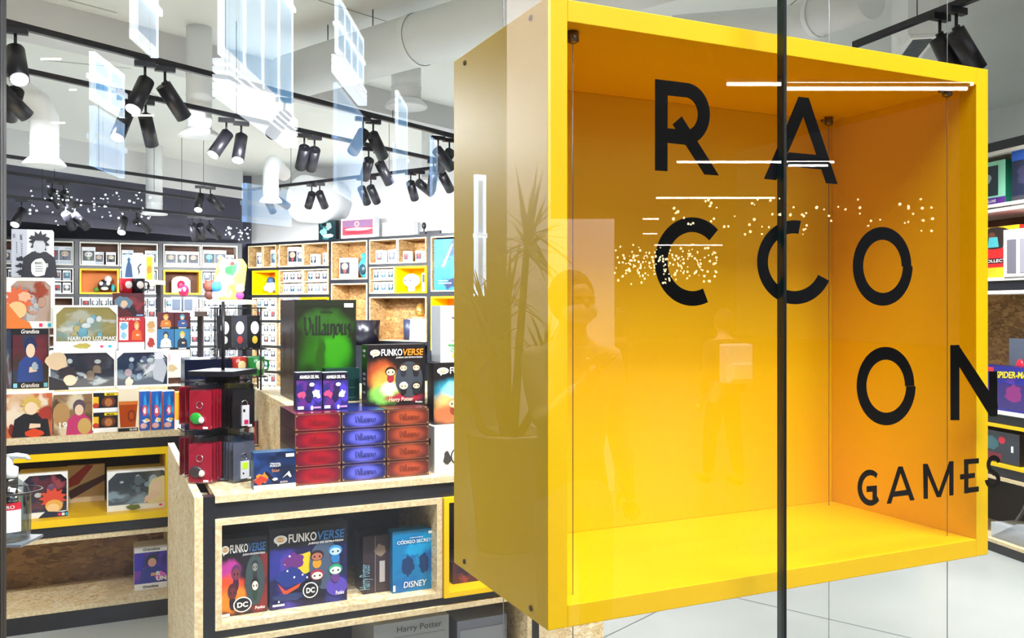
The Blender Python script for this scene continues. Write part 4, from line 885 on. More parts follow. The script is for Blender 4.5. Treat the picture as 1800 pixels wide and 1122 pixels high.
# ================================================================== GOODS ON THE FRONT TABLE
XS = [.584, .743, .902]; SWD = .156; SH = .0605; YV = 2.985
SCOL = [('#4A0E26', '#74102C', '#A01026', '#380A22', 'red'), ('#12163A', '#262C7C', '#6468E0', '#141840', 'blue'), ('#38181E', '#6E2C28', '#AE4A2C', '#38181E', 'rust')]
for c in range(3):
    fm = soft('stack_' + SCOL[c][4], SCOL[c][0], [(.5, .5, .62, .7, SCOL[c][1]), (.5, .5, .4, .5, SCOL[c][2])], .3, .04, 3)
    for k in range(4):
        z = TOPZ + k * SH; nmz = ['bottom', 'second from the bottom', 'third from the bottom', 'topmost'][k]
        o, p = carton('game_box', XS[c], YV, z, SWD, .27, SH - .0012, fm, mat(SCOL[c][0], .35), '%s game box with blackletter title, %s in its stack of four' % (SCOL[c][4], nmz), 'game box', None, 0, top=mat(SCOL[c][1], .25), left=mat(SCOL[c][3], .35))
        pass
        g_ = mat('#B08A5A', .4, .4)
        for q in ((.01, .06, .99, .075), (.01, .93, .99, .945), (.01, .06, .016, .94), (.984, .06, .99, .94)): p.rect(*q, g_)
        for qx in (.03, .95):
            for qz in (.1, .84): p.ell(qx + .01, qz + .03, .018, .05, g_, 8)
        p.nib('Villainous', .27, .24, .5, .54, mat(['#7A1026', '#10143C', '#5A1C18'][c], .5), .2)
        p.done(o)
ZV = TOPZ + 4 * SH
# small purple card games on top
for k, (a_, b_) in enumerate(((521, 566), (568, 612))):
    x, wd, ht = px_rect(a_, 655, b_, 716, 3.06, ZV)
    o, p = carton('card_game_box', x, 3.06, ZV, wd, .05, ht, art('#2A2470', '#4A3AB8', '#5A2A7C', seed=20), mat('#1D1A34', .35), ['left', 'right'][k] + ' of two small purple card games on the red and blue stacks', 'card game', None, 0, top=mat('#C9D0DA', .3))
    p.rect(0, .8, 1, 1, mat('#141430', .35)); p.text('ASAMBLEA DEL MAL', .12, .84, .76, .09, W_, .02); p.blob(.55, .62, .13, .12, mat('#2A1C50', .35), rr); p.ell(.6, .68, .1, .05, W_); p.blob(.25, .42, .17, .1, mat('#D04878', .35), rr, j=.5); p.blob(.75, .42, .17, .1, mat('#D8E0C8', .35), rr, j=.5); p.blob(.5, .4, .14, .2, mat('#20204A', .35), rr)
    p.rect(.05, .04, .28, .12, W_); p.ell(.6, .07, .05, .06, W_); p.rect(.66, .05, .95, .1, mat('#B88AE0', .4)); p.done(o)
    x2 = x
# big green display box with blackletter title
xv, wv, hv = .66, .238, .4
o, p = carton('display_game_box', xv, 3.38, 1.143, wv, .29, hv - .015, soft('green_cover', '#121C16', [(.5, .42, .5, .4, '#1F5A10'), (.62, .5, .32, .26, '#318A14'), (.25, .2, .22, .2, '#14280F'), (.4, .44, .08, .3, '#1E4A12'), (.5, .76, .5, .16, '#275A1E')], .35, .12, 3), mat('#2A2226', .4), 'tall dark green display game box with large blackletter title', 'game box', None, 0, left=mat('#2C2024', .35))
p.rect(0, 0, .035, 1, mat('#1A1A1C', .35)); p.rect(0, .93, 1, 1, mat('#15201A', .35)); pass
p.nib('Villainous', .1, .6, .82, .26, mat('#020603', .6), .24); p.text('Disney', .42, .86, .2, .035, mat('#0C1A10', .6)); p.rect(.8, .925, .95, .965, W_); p.done(o)
g_ = MB()
for zz in range(20): g_.box(-.0016, -.0006, .06, .068, .1 + zz * .009, .104 + zz * .009, mat('#120E12', .5)); g_.box(-.0016, -.0006, .2, .206, .08 + zz * .009, .084 + zz * .009, mat('#120E12', .5))
g_.build('spine_print', o)
x, wd, ht = px_rect(600, 652, 636, 707, 3.3, 1.143)
o, p = carton('game_box', .76, 3.30, 1.143, .13, .06, .125, mat('#1A3A38', .25), mat('#16302E', .25), 'dark teal glossy box leaning before the green display box', 'game box'); p.rect(.1, .1, .9, .12, mat('#3E6C6A', .3)); p.rect(.1, .4, .9, .42, mat('#3E6C6A', .3)); p.done(o)
def funko(o, p, title2='#F08A28', scene=('#E07838', '#F6E8B0', '#5FC46A'), toys=(), foot=None, sub_='JUEGO DE ESTRATEGIA', asp=1.0):
    p.ell(.13, .87, .085, .055, W_); p.poly([(.08, .84), (.13, .83), (.1, .79)], W_); p.ell(.13, .87, .05, .03, mat('#E8A83C', .4)); p.text('POP!', .085, .855, .09, .03, W_, .02)
    p.text('FUNKO', .23, .82, .36, .11, W_, .02); p.text('VERSE', .6, .82, .36, .11, mat(title2, .4), .02, .15); p.text(sub_, .48, .77, .46, .03, W_, .01, .2)
GBX = mat('#14151F', .35)
xh, wh, hh = px_rect(645, 606, 747, 712, 3.1, ZV)
o, p = carton('strategy_game_box', xh, 3.1, ZV, wh, .07, hh, soft('burst_a', '#14151F', [(.25, .5, .3, .3, '#A84A2C'), (.36, .34, .34, .3, '#E0A048'), (.3, .2, .3, .22, '#7CC85A'), (.36, .28, .16, .14, '#FFF8D8'), (.62, .12, .4, .08, '#9C2440')], .35, .1, 5), GBX, 'black strategy game box with orange and green burst, standing on the stacks', 'game box')
p.ell(.72, .42, .24, .3, mat('#3C4450', .3)); pass
toy_art(p, .4, .56, .15, 1.0, '#2A1E1C', '#9C2A3A'); 
for (a_, b_, h_, bd) in ((.62, .62, '#4A3A38', '#20283A'), (.84, .62, '#3C2A20', '#20202A'), (.62, .32, '#E8E4E0', '#1A1A1C'), (.84, .32, '#2A2624', '#20242E')): toy_art(p, a_, b_, .12, 1.0, h_, bd)
funko(o, p); p.text('Harry Potter', .36, .05, .42, .08, mat('#D8E4C8', .4), .008, .1); p.text('Funko', .82, .03, .12, .03, W_, .02); p.done(o)
g_ = MB()
for zz, c in ((.88, '#C9C9C9'), (.8, '#8A8A8A'), (.5, '#9A9AA0'), (.42, '#9A9AA0'), (.34, '#9A9AA0'), (.2, '#9A9AA0')): g_.box(-.0014, -.0006, .02, .05, hh * zz, hh * (zz + .04), mat(c, .4))
g_.build('spine_print', o)
# right end: white box, second strategy game, white toy box on it
o, p = carton('toy_box', 1.085, 3.0, TOPZ, .34, .2, .168, mat('#EDEDEA', .5), mat('#E4E4E0', .5), 'white box with thin line drawings, on the table next to the rust stack', 'box')
for k in range(5): p.rect(.05, .9 - k * .12, .9, .905 - k * .12, mat('#B8B8B4', .5))
p.ell(.28, .34, .1, .2, mat('#2A2A2C', .5)); p.ell(.28, .34, .085, .17, mat('#EDEDEA', .5)); p.ell(.36, .58, .04, .07, mat('#2A2A2C', .5)); p.blob(.14, .3, .04, .14, mat('#3A3A3C', .5), rr); p.done(o)
g_ = MB()
for (a_, b_, c_, d_) in ((.04, .06, .1, .12), (.08, .16, .05, .1), (.1, .14, .02, .04)): g_.box(-.0014, -.0006, a_, b_, c_, d_, mat('#3A3A40', .5))
g_.build('side_print', o)
o, p = carton('strategy_game_box', 1.1, 3.05, TOPZ + .1695, .27, .07, .225, soft('burst_b', '#14151F', [(.25, .52, .3, .26, '#2E8CA8'), (.3, .3, .36, .3, '#E0B870'), (.2, .16, .26, .2, '#B86A44'), (.3, .56, .2, .14, '#8FE0EC')], .35, .1, 5), GBX, 'second strategy game box with turquoise and gold burst, beside the hanging box', 'game box')
toy_art(p, .3, .34, .16, 1.0, '#C9A070', '#8A4030'); funko(o, p); p.text('Harry Potter', .3, .05, .42, .08, W_, .008, .1); p.done(o)
o, p = carton('toy_box', 1.13, 3.06, TOPZ + .3955, .27, .1, .21, mat('#F6F6F6', .4), mat('#D9DEE8', .4), 'white toy box with small cartoon-like prints, above the turquoise game', 'toy box')
def mini(cx, cz, s, hat, head, body):
    p.ell(cx, cz - s * .9, s * .3, s * .35, mat(body, .4)); p.ell(cx, cz, s * .55, s * .45, mat(head, .4)); p.ell(cx, cz + s * .4, s * .75, s * .18, mat(hat, .4), 18, -.2)
    for q in (-.2, .2): p.ell(cx + q * s, cz - .05 * s, s * .06, s * .08, K_, 8)
mini(.25, .72, .13, '#6A4A78', '#F2E8E4', '#3C3C40'); mini(.2, .24, .13, '#4A9A5C', '#9CD0A8', '#E0B860'); p.ell(.2, .48, .08, .1, mat('#E4E6EA', .4)); p.text('POCKET', .4, .6, .34, .05, mat('#E87890', .4)); p.text('POP!', .38, .44, .4, .14, mat('#F0B840', .4), .04); p.rect(.38, .38, .82, .39, mat('#E87890', .4)); p.done(o)
# small quiz box at the front left
x, wd, ht = px_rect(444, 793, 517, 866, 3.0, TOPZ)
o, p = carton('quiz_game_box', x, 2.975, TOPZ, wd, .06, ht, art('#122A58', '#1C3E7C', '#101C3C', seed=25), mat('#1A3A6A', .3), 'small dark blue quiz game box at the front edge, left of the red stack', 'game box', None, 0, top=mat('#2A5C8C', .25))
p.rect(0, 0, 1, .12, W_); p.blob(.2, .32, .18, .12, mat('#E8862C', .35), rr, j=.4); p.blob(.16, .26, .15, .1, mat('#B83A2C', .35), rr, j=.4); p.poly([(.3, .5), (.62, .12), (.5, .12), (.26, .44)], mat('#16162C', .35)); p.poly([(.68, .28), (.84, .46), (.9, .3), (.86, .28), (.8, .36)], mat('#EDEDED', .35)); p.blob(.5, .26, .06, .04, W_, rr); p.text('TRIVIAL', .38, .66, .26, .05, W_, .01); p.text('PURSUIT', .38, .6, .26, .05, W_, .01); p.text('Star', .42, .46, .2, .08, mat('#C98848', .4)); p.text('600', .62, .15, .18, .05, mat('#E0C8C0', .4)); p.rect(.76, .85, .96, .94, W_); p.done(o)

# inside the chipboard shelf box
zf = .473 + .0205
o, p = put('strategy_game_box', 384, 946, 470, 1088, 2.99, zf, .07, soft('burst_c', '#1C1420', [(.2, .56, .3, .2, '#B8389A'), (.2, .4, .4, .16, '#E8502C'), (.3, .2, .5, .2, '#E88A28'), (.8, .2, .3, .24, '#8A2A24'), (.95, .6, .16, .3, '#7A2428')], .35, .12, 5), GBX, 'narrow orange and black strategy game box, leftmost in the chipboard shelf box', 'game box')
p.rect(0, .78, 1, 1, mat('#151724', .35)); toy_art(p, .35, .56, .2, .75, '#5A2A5C', '#3A1A3A', '#7A3440'); toy_art(p, .28, .32, .2, .75, '#4A1E28', '#2A1A20', '#6A2A34'); p.ell(.74, .44, .2, .34, mat('#3A4A4C', .3))
toy_art(p, .74, .62, .15, .75, '#22262C', '#2A2E34', '#8A8A84'); toy_art(p, .74, .38, .17, .75, '#1E1A1C', '#24402C', '#E0D8D0')
funko(o, p, '#3A6CA8'); p.ell(.48, .14, .19, .1, W_); p.ell(.48, .14, .165, .086, K_); p.text('DC', .37, .105, .22, .07, W_, .04); p.text('Funko', .74, .06, .2, .04, W_, .02); p.rect(0, .01, .22, .045, W_); p.done(o)
o, p = put('strategy_game_box', 474, 925, 610, 1078, 2.99, zf, .07, art('#16184A', '#2A2F8C', '#4A3AA8', '#10122C', seed=31), GBX, 'large blue strategy game box with rows of big-headed toys, in the chipboard box', 'game box')
p.rect(0, .76, 1, 1, mat('#151724', .35)); p.blob(.42, .55, .2, .14, mat('#E8C82C', .35), rr); p.blob(.3, .58, .13, .1, mat('#6A2A7C', .35), rr); p.blob(.27, .38, .18, .13, mat('#1E3488', .35), rr); p.poly([(.1, .32), (.2, .22), (.4, .3), (.36, .24), (.18, .16)], mat('#D0502C', .35)); p.blob(.25, .14, .2, .05, mat('#2C3A6C', .35), rr)
for q in range(7): p.spiky(rr.uniform(.05, .5), rr.uniform(.06, .7), .012, .014, W_, rr, 4)
p.ell(.7, .5, .2, .32, mat('#4A5A74', .3)); p.ell(.86, .2, .14, .12, mat('#5A48B8', .35))
for (a_, b_, h_, bd, fc) in ((.6, .62, '#2C2024', '#D89A28', '#B8705A'), (.84, .66, '#3A9AD8', '#2F7CC0', '#BFD8E8'), (.6, .38, '#A82C4A', '#2A2A34', '#F0E4DC'), (.84, .42, '#2FA878', '#6A3A8A', '#F4F0E8')): toy_art(p, a_, b_, .13, 1.1, h_, bd, fc)
funko(o, p, '#3A7CC8'); p.ell(.51, .2, .1, .1, W_); p.ell(.51, .2, .086, .086, K_); p.text('DC', .455, .165, .11, .07, W_, .04); p.text('Funko', .84, .1, .11, .05, W_, .02); p.rect(.03, .05, .18, .075, W_); p.done(o)
o, p = put('book_box', 638, 942, 686, 1056, 3.02, zf, .11, mat('#3E3038', .35), mat('#2C2028', .3), 'brown glossy book-shaped box with upright silver lettering, in the chipboard box', 'game box')
p.rect(0, 0, .44, 1, mat('#33262E', .3)); p.text('Harry Potter', .36, .08, .9, .24, mat('#7FB4C8', .3, .3), .005, .1, R(90)) ; p.rect(.6, .18, .8, .55, mat('#B8B4B4', .4)); p.blob(.62, .74, .22, .1, mat('#8A7A6A', .4), rr); p.rect(.43, 0, .45, 1, mat('#8A8088', .3)); p.done(o)
o, p = put('card_game_box', 690, 932, 768, 1047, 2.985, zf, .06, art('#0E7CB8', '#18A0DC', '#1268B0', seed=33, ns=1.5), mat('#0F6FA8', .3), 'bright blue card game box with two dark shapes, right in the chipboard box', 'card game')
p.blob(.34, .42, .13, .17, mat('#123A6C', .4), rr, 20, .2); p.blob(.7, .44, .11, .17, mat('#123A6C', .4), rr, 20, .2); p.text('CODIGO SECRETO', .1, .79, .84, .055, W_, .012); p.poly([(.2, .855), (.24, .87), (.22, .85)], W_); p.text('DISNEY', .24, .07, .52, .1, W_, .01, .15); p.text('CARTAS FAMILIA', .38, .87, .3, .02, W_); p.rect(.8, .92, .96, .965, W_); p.rect(.01, .03, .06, .13, W_); p.done(o)
o, p = put('game_box', 796, 988, 850, 1036, 3.0, .473 + .0185, .2, art('#4A2030', '#8A3A44', '#2C1A3C', seed=35), mat('#2A2030', .4), 'reddish dark game box lying in the yellow shelf box', 'game box'); p.done(o)
# lowest row
zb_ = .092 + .0185
o, p = carton('game_box', .86, 3.0, zb_, .28, .3, .275, mat('#A8B0B8', .4), mat('#8E979F', .4), 'pale grey game box with dark serif lettering in the lowest shelf box', 'game box', None, 0, top=mat('#B8C0C8', .4))
p.text('Harry Potter', .3, .84, .6, .1, mat('#3A4A58', .4), .0); p.rect(.05, .8, .95, .805, mat('#5A6A78', .4)); p.done(o)
o = MB().box(0, .2, 0, .2, 0, .235, mat('#8E96B0', .2)).box(.01, .19, -.003, 0, .02, .2, mat('#AEB8CC', .15)).build('clear_case', loc=(1.18, 3.02, zb_)); tag(o, 'translucent lilac plastic case beside the pale grey box', 'case')

# ---- rotating card rack
RP = onh(392, 838, TOPZ); rk = empty('card_rack', (RP.x, RP.y, TOPZ), R(-37), 'black rotating rack hung with keyring packs on the front table', 'display rack')
MB().lathe([(0, 0), (.095, 0), (.1, .008), (.05, .014), (.02, .02), (.02, .04), (0, .04)], METB, seg=20).build('base', rk)
MB().box(-.042, .042, -.042, .042, .03, .36, METB).build('column', rk)
MB().box(-.085, .085, -.085, .085, .36, .378, METB).build('top_tray', rk)
MB().tube([(0, 0, .378), (0, 0, .62)], .006, METB, 8).build('rod', rk)
def pack_proto(card, charm, charm2, kind):
    o = empty('keyring_pack', (0, 0, 0)); W, H = .082, .155
    MB().box(-W / 2 - .004, W / 2 + .004, -.002, .002, -H, .0, PLAST).build('sleeve', o)
    MB().box(-W / 2, W / 2, -.001, .001, -H + .003, -.022, mat(card, .35)).build('card', o)
    c = MB(); c.tube([(.012 * math.cos(t), -.005, -.07 + .012 * math.sin(t)) for t in [q * math.pi / 5 for q in range(11)]], .0012, CHROME, 5, False)
    if kind == 'ball': c.ball((-.012, -.006, -.115), .022, mat(charm, .3), 12, (1.1, .3, .9)); c.ball((.008, -.008, -.12), .012, mat(charm2, .3), 10, (1, .4, 1))
    elif kind == 'bar': c.box(-.012, .016, -.009, -.003, -.145, -.075, mat(charm, .3)); c.box(-.008, .0, -.0095, -.009, -.098, -.088, K_); c.box(-.004, .012, -.0095, -.009, -.14, -.125, mat(charm2, .3))
    else: c.box(-.016, .016, -.009, -.003, -.145, -.085, mat(charm, .3)); c.box(-.011, .011, -.0095, -.009, -.112, -.09, mat(charm2, .3)); c.box(-.01, -.004, -.0095, -.009, -.13, -.124, K_)
    c.build('charm', o); MB().box(.012, .03, -.0032, -.0022, -.15, -.143, W_).build('price_tag', o)
    return o
protos = [pack_proto('#C81E38', '#2FA03C', '#F0F0F0', 'ball'), pack_proto('#17161C', '#B4B4BA', '#A81E4C', 'bar'), pack_proto('#C01E3C', '#3A3236', '#E8E4E0', 'ball'), pack_proto('#5E6070', '#C4C8D0', '#B4D81E', 'sq')]
RM = Matrix.Translation(rk.location) @ Matrix.Rotation(rk.rotation_euler.z, 4, 'Z')
names = ['red keyring pack with green charm, %s on the upper left hook', 'black keyring pack with grey charm, %s on the upper right hook', 'red keyring pack with dark charm, %s on the lower left hook', 'grey keyring pack with small handheld charm, %s on the lower right hook']
for fi, (ang, zz, pi) in enumerate(((0, .335, 0), (R(58), .335, 1), (0, .155, 2), (R(58), .155, 3), (-R(90), .335, 0), (-R(90), .155, 2), (R(180), .335, 1), (R(180), .155, 3))):
    fm_ = Matrix.Rotation(ang, 4, 'Z')
    hk = MB(); pts = [fm_ @ Vector((0, -.04, zz)), fm_ @ Vector((0, -.16, zz)), fm_ @ Vector((0, -.175, zz + .012)), fm_ @ Vector((.02, -.165, zz + .012))]
    hk.tube(pts, .0022, METB, 6); hk.build('hook', rk)
    nn = 4
    for q in range(nn):
        M = RM @ fm_ @ Matrix.Translation((0, -.145 + q * .02 + (0 if q == 0 else .004), zz + .004))
        lab = (names[pi] % ['frontmost', 'second', 'third', 'rearmost'][q]) if fi < 4 else None
        if fi < 4 and q == 0: c = protos[pi]
        else: c = copy_tree(protos[pi])
        c.location = M.translation; c.rotation_euler = (0, 0, M.to_euler().z + rnd.uniform(-.08, .08))
        if lab: tag(c, lab, 'keyring pack', 'keyring packs on the rack')
        else: tag(c, '%s keyring pack on %s' % (['outermost', 'second', 'third', 'innermost'][q], ['the upper hook facing the window frame', 'the lower hook facing the window frame', 'the upper hook facing into the shop', 'the lower hook facing into the shop'][fi - 4]), 'keyring pack', 'keyring packs on the far hooks %d' % fi)
# dark case and wire stand behind the rack
o = MB().box(0, .19, 0, .2, 0, .38, mat('#151A30', .15)).build('dark_case', loc=(.31, 3.9, TOPZ)); tag(o, 'tall glossy dark blue case standing behind the rotating rack', 'case')
ws = empty('wire_stand', (.53, 3.95, TOPZ), 0, 'black wire stand with mugs and hanging packs behind the rotating rack', 'display rack')
for (a_, b_) in ((-.09, -.04), (.09, -.04), (-.09, .04), (.09, .04)): MB().tube([(a_, b_, 0), (a_, b_, .6)], .004, METB, 6).build('post', ws)
for z in (.005, .3, .42, .595):
    m = MB(); m.tube([(-.11, -.06, z), (.11, -.06, z), (.11, .06, z), (-.11, .06, z), (-.11, -.06, z)], .003, METB, 6)
    for q in range(7): m.tube([(-.09 + q * .03, -.06, z), (-.09 + q * .03, .06, z)], .0018, METB, 5)
    m.build('wire_shelf', ws)
for k, (dx, c1, c2, lb) in enumerate(((-.075, '#5A5C66', '#C8C8CC', 'grey mug'), (-.0, '#C03A30', '#F0D8A0', 'red mug'), (.075, '#2F8A44', '#D8E8C0', 'green mug'))):
    mm = mug(.53 + dx, 3.95, TOPZ + .304, c1, c2, lb + ' on the wire stand behind the rotating rack')
for k in range(6):
    x = .53 - .085 + (k % 3) * .062; z = TOPZ + .424 + (0 if k < 3 else .0)
    if k < 3:
        o, p = carton('small_pack', x, 3.93, TOPZ + .424, .058, .03, .14, mat(['#1C1C22', '#3A3C48', '#16161A'][k], .35), K_, ['small black box with white face print, left on the wire stand', 'small grey box, middle of the upper wire shelf', 'small black box with white print, right on the wire stand'][k], 'small box'); p.ell(.5, .62, .3, .2, mat('#E4E4E8', .4)); p.ell(.5, .25, .2, .12, mat(['#C8C8C8', '#C04040', '#E0C040'][k], .4)); p.done(o)
for k in range(5):
    o, p = carton('small_pack', .435 + k * .042, 3.9, TOPZ + .01, .038, .03, .1, mat(['#E0C030', '#8A1C24', '#6A141C', '#B8302C', '#2A2A30'][k], .35), K_, ['small yellow', 'small crimson', 'small maroon', 'small scarlet', 'small charcoal'][k] + ' box at the foot of the wire stand', 'small box'); p.ell(.5, .6, .3, .2, mat('#E8D8C8', .4)); p.done(o)

# ---- free-standing shelf stands in mid shop
def stand(x0, x1, py, Z, lab, m=None, th=.04, dp=.3):
    a_, b_ = onZ(x0, py, Z), onZ(x1, py, Z); r = empty('display_stand', (a_.x, a_.y, 0), -ANG, lab, 'display stand'); L = (b_ - a_).length
    MB().box(0, L, 0, dp, a_.z - th, a_.z, m or OSB, front=W_).build('board', r)
    for x in (.05, L - .05): MB().box(x - .02, x + .02, dp - .04, dp, 0, a_.z - th, METB).build('post', r)
    MB().box(0, L, 0, dp, 0, .03, METB).build('base', r)
    return r, a_.z
st, z1 = stand(362, 432, 527, 7.6, 'white shelf stand carrying the colourful plush display')
M1 = Matrix.Translation(onZ(362, 527, 7.6)) @ Matrix.Rotation(-ANG, 4, 'Z')
def on1(x, y, z): return M1 @ Vector((x, y, z))
rr = random.Random(12)
b = MB(); pts = [(0, 0), (.2, -.0), (.24, .12), (.26, .3), (.22, .36), (.1, .35), (.03, .38), (.0, .3), (-.03, .15)]
b.prism(pts, 0, .04, soft('plush_print', '#E4D850', [(.3, .3, .4, .3, '#F0E8C8'), (.5, .75, .36, .26, '#A8CFC0'), (.6, .7, .2, .16, '#3FA05A'), (.6, .25, .3, .14, '#E8B040'), (.7, .95, .16, .08, '#C83030')], .6, .2, 5)); c = b.build('plush_cushion', loc=on1(.05, .12, .001) + Vector((0, 0, 0)), rz=-ANG, bevel=.012); tag(c, 'big yellow printed cushion shape standing on the white shelf stand', 'cushion')
p = Print(.2, .34, 0, .01)
for (cx, cz, rx, rz_, col) in ((.5, .72, .16, .1, '#2F8048'), (.45, .42, .2, .08, '#F4EEDC'), (.7, .9, .1, .05, '#C83030')): p.blob(cx, cz, rx, rz_, mat(col, .5), rr)
p.done(c)
for k, (dx, h, c1, c2, lb) in enumerate(((.015, .17, '#8A4A3C', '#6A3A30', 'brown plush toy at the left end of the white shelf stand'), (.075, .16, '#3A8CC8', '#E4ECF0', 'blue and white plush toy on the white shelf stand'), (.28, .14, '#D8D8A8', '#B03CA0', 'pale plush toy with purple body at the right of the shelf stand'))):
    b = MB(); b.ball((0, 0, h * .25), h * .26, mat(c2, .6), 12, (1, .8, 1)).ball((0, 0, h * .68), h * .3, mat(c1, .6), 12).ball((-h * .18, 0, h * .93), h * .08, mat(c1, .6), 8).ball((h * .18, 0, h * .93), h * .08, mat(c1, .6), 8)
    o = b.build('plush_toy', loc=on1(dx, .04, .001), rz=-ANG); tag(o, lb, 'plush toy')
st, z2 = stand(296, 342, 548, 7.2, 'black stand with two clear cases in mid shop', METB)
M2 = Matrix.Translation(onZ(296, 548, 7.2)) @ Matrix.Rotation(-ANG, 4, 'Z')
for k in range(2):
    o = MB().box(0, .085, 0, .09, 0, .12, mat('#9CA4B0', .15)).box(.01, .075, -.003, 0, .015, .1, mat('#5E6676', .2)).build('clear_case', loc=M2 @ Vector((.01 + k * .1, .03, .001)), rz=-ANG); tag(o, ['left', 'right'][k] + ' of two pale clear cases on the black stand', 'case')
b = MB().ball((0, 0, .05), .05, mat('#C0184C', .35), 14, (.85, .8, 1)).ball((-.018, -.036, .055), .012, W_, 8, (1, .5, 1.2)).ball((.018, -.036, .055), .012, W_, 8, (1, .5, 1.2))
o = b.build('toy_bust', loc=M2 @ Vector((.1, .07, .122)), rz=-ANG); tag(o, 'small crimson toy head on top of the clear cases', 'toy')
st, z3 = stand(208, 268, 492, 8.0, 'pale shelf stand holding a white and orange picture board')
M3 = Matrix.Translation(onZ(208, 492, 8.0)) @ Matrix.Rotation(-ANG, 4, 'Z')
o, p = carton('picture_board', 0, 0, 0, .28, .03, .23, mat('#DCE8F0', .5), W_, 'white picture board with blue figure shape and orange end panel', 'picture board'); o.location = M3 @ Vector((.01, .05, .001)); o.rotation_euler = (0, 0, -ANG)
p.rect(0, 0, .4, 1, mat('#9FC8E4', .5)); p.poly([(.1, .1), (.36, .1), (.32, .55), (.26, .75), (.2, .75), (.14, .5)], mat('#2E4468', .5)); p.ell(.23, .8, .05, .08, mat('#2E4468', .5)); p.poly([(.52, .15), (.6, .3), (.56, .5), (.66, .62), (.6, .66), (.5, .5), (.54, .3)], mat('#3A3C44', .5)); p.rect(.8, -.0, 1, .92, mat('#F0A018', .5)); p.blob(.9, .4, .08, .16, mat('#E06A1C', .5), rr); p.done(o)

# ---- extras on the wall shelves
def shelf_item(px, row_z, lab, col, kind='egg', y=.1, s=1.0):
    b = MB()
    if kind == 'egg': b.lathe([(0, 0), (.05, .01), (.08, .06), (.078, .1), (.05, .16), (.02, .19), (0, .195)], mat(col, .2, .8), seg=18).box(-.09, .09, -.07, .07, -.02, 0, mat('#C9A060', .5))
    elif kind == 'white': b.ball((0, 0, .16), .12, mat(col, .5), 14, (1.2, .8, .85)).ball((0, 0, .045), .055, mat(col, .5), 12, (1, 1, 1.3)).ball((-.05, -.09, .16), .012, K_, 8).ball((.05, -.09, .16), .012, K_, 8)
    elif kind == 'blue': b.ball((0, 0, .1), .11, mat(col, .6), 12, (1, .8, .9)).ball((0, 0, .2), .07, mat('#2A4A70', .6), 10).ball((-.06, -.04, .08), .05, W_, 8).ball((.05, -.05, .05), .05, mat('#E8D0DC', .5), 8)
    elif kind == 'pig': b.ball((0, 0, .1), .1, mat('#28242A', .5), 14, (1, .8, .95)).ball((-.05, -.06, .13), .035, W_, 8).ball((.05, -.06, .13), .035, W_, 8).ball((0, -.07, .05), .05, mat('#E8ECD8', .5), 8, (1.2, .5, .6)).ball((-.1, -.03, .03), .035, mat('#58A040', .5), 8).ball((.1, -.03, .05), .04, mat('#38B0B8', .5), 8, (.7, .7, 1.4)).ball((.05, -.02, .18), .05, mat('#F0E4E8', .5), 10)
    elif kind == 'teal': b.ball((0, 0, .16), .13, mat(col, .4), 14, (.9, .5, 1.2)).ball((0, -.06, .13), .07, mat('#14303C', .4), 10, (1, .4, 1.2)).ball((-.02, 0, .33), .05, mat(col, .4), 10)
    elif kind == 'pail': b.lathe([(0, 0), (.08, 0), (.09, .3), (.085, .3), (.075, .01), (0, .01)], mat(col, .4), seg=18)
    o = b.build('shelf_toy', loc=on_r(S(px), y, row_z), rz=WRZ); o.scale = (s, s, s); tag(o, lab, 'toy'); return o
shelf_item(468, 1.728, 'blue and white plush toy in the yellow box of the slanted shelves', '#A8C4DC', 'blue')
shelf_item(716, 1.728, 'round white big-headed toy in the yellow box under the top row', '#F4F2EA', 'white')
shelf_item(634, 1.94, 'turquoise ring-shaped toy in the tall fifth column box', '#2F9CC0', 'teal')
shelf_item(731, 1.36, 'golden egg on a small tray in the sixth column box', '#C9A050', 'egg')
o, p = carton('figure_box', 0, 0, 0, .1, .1, .26, W_, W_, 'tall white box beside the round white toy in the yellow box', 'figure box'); o.location = on_r(S(738), .05, 1.728); o.rotation_euler = (0, 0, WRZ); p.rect(.1, .5, .9, .95, mat('#3A2A24', .4)); p.done(o)
# yellow cubes in the left run
o = MB().ball((0, 0, .1), .1, mat('#28242A', .5), 14, (1, .8, .95)).ball((-.05, -.06, .13), .035, W_, 8).ball((.05, -.06, .13), .035, W_, 8).ball((0, -.07, .05), .05, mat('#E8ECD8', .5), 8, (1.2, .5, .6)).ball((-.12, -.03, .035), .04, mat('#58A040', .5), 8).ball((.12, -.03, .06), .045, mat('#38B0B8', .5), 8, (.7, .7, 1.4)).ball((.05, -.02, .2), .06, mat('#F0E4E8', .5), 10).build('plush_toy', loc=(-.32 + .35, 15.2, 1.728 + .01)); tag(o, 'black and white plush toy pile in the first yellow box on the left', 'plush toy')
o = MB().box(-.14, .14, -.05, .05, 0, .2, mat('#F0E4DC', .6)).ball((0, 0, .2), .14, mat('#F4EAE4', .6), 12, (1, .4, .5)).ball((0, -.07, .12), .07, mat('#C01C50', .4), 12, (.9, .5, 1.1)).build('plush_toy', loc=(.88 + .27, 15.2, 1.728 + .004)); tag(o, 'white cushion with crimson face in the yellow box near the corner', 'plush toy')
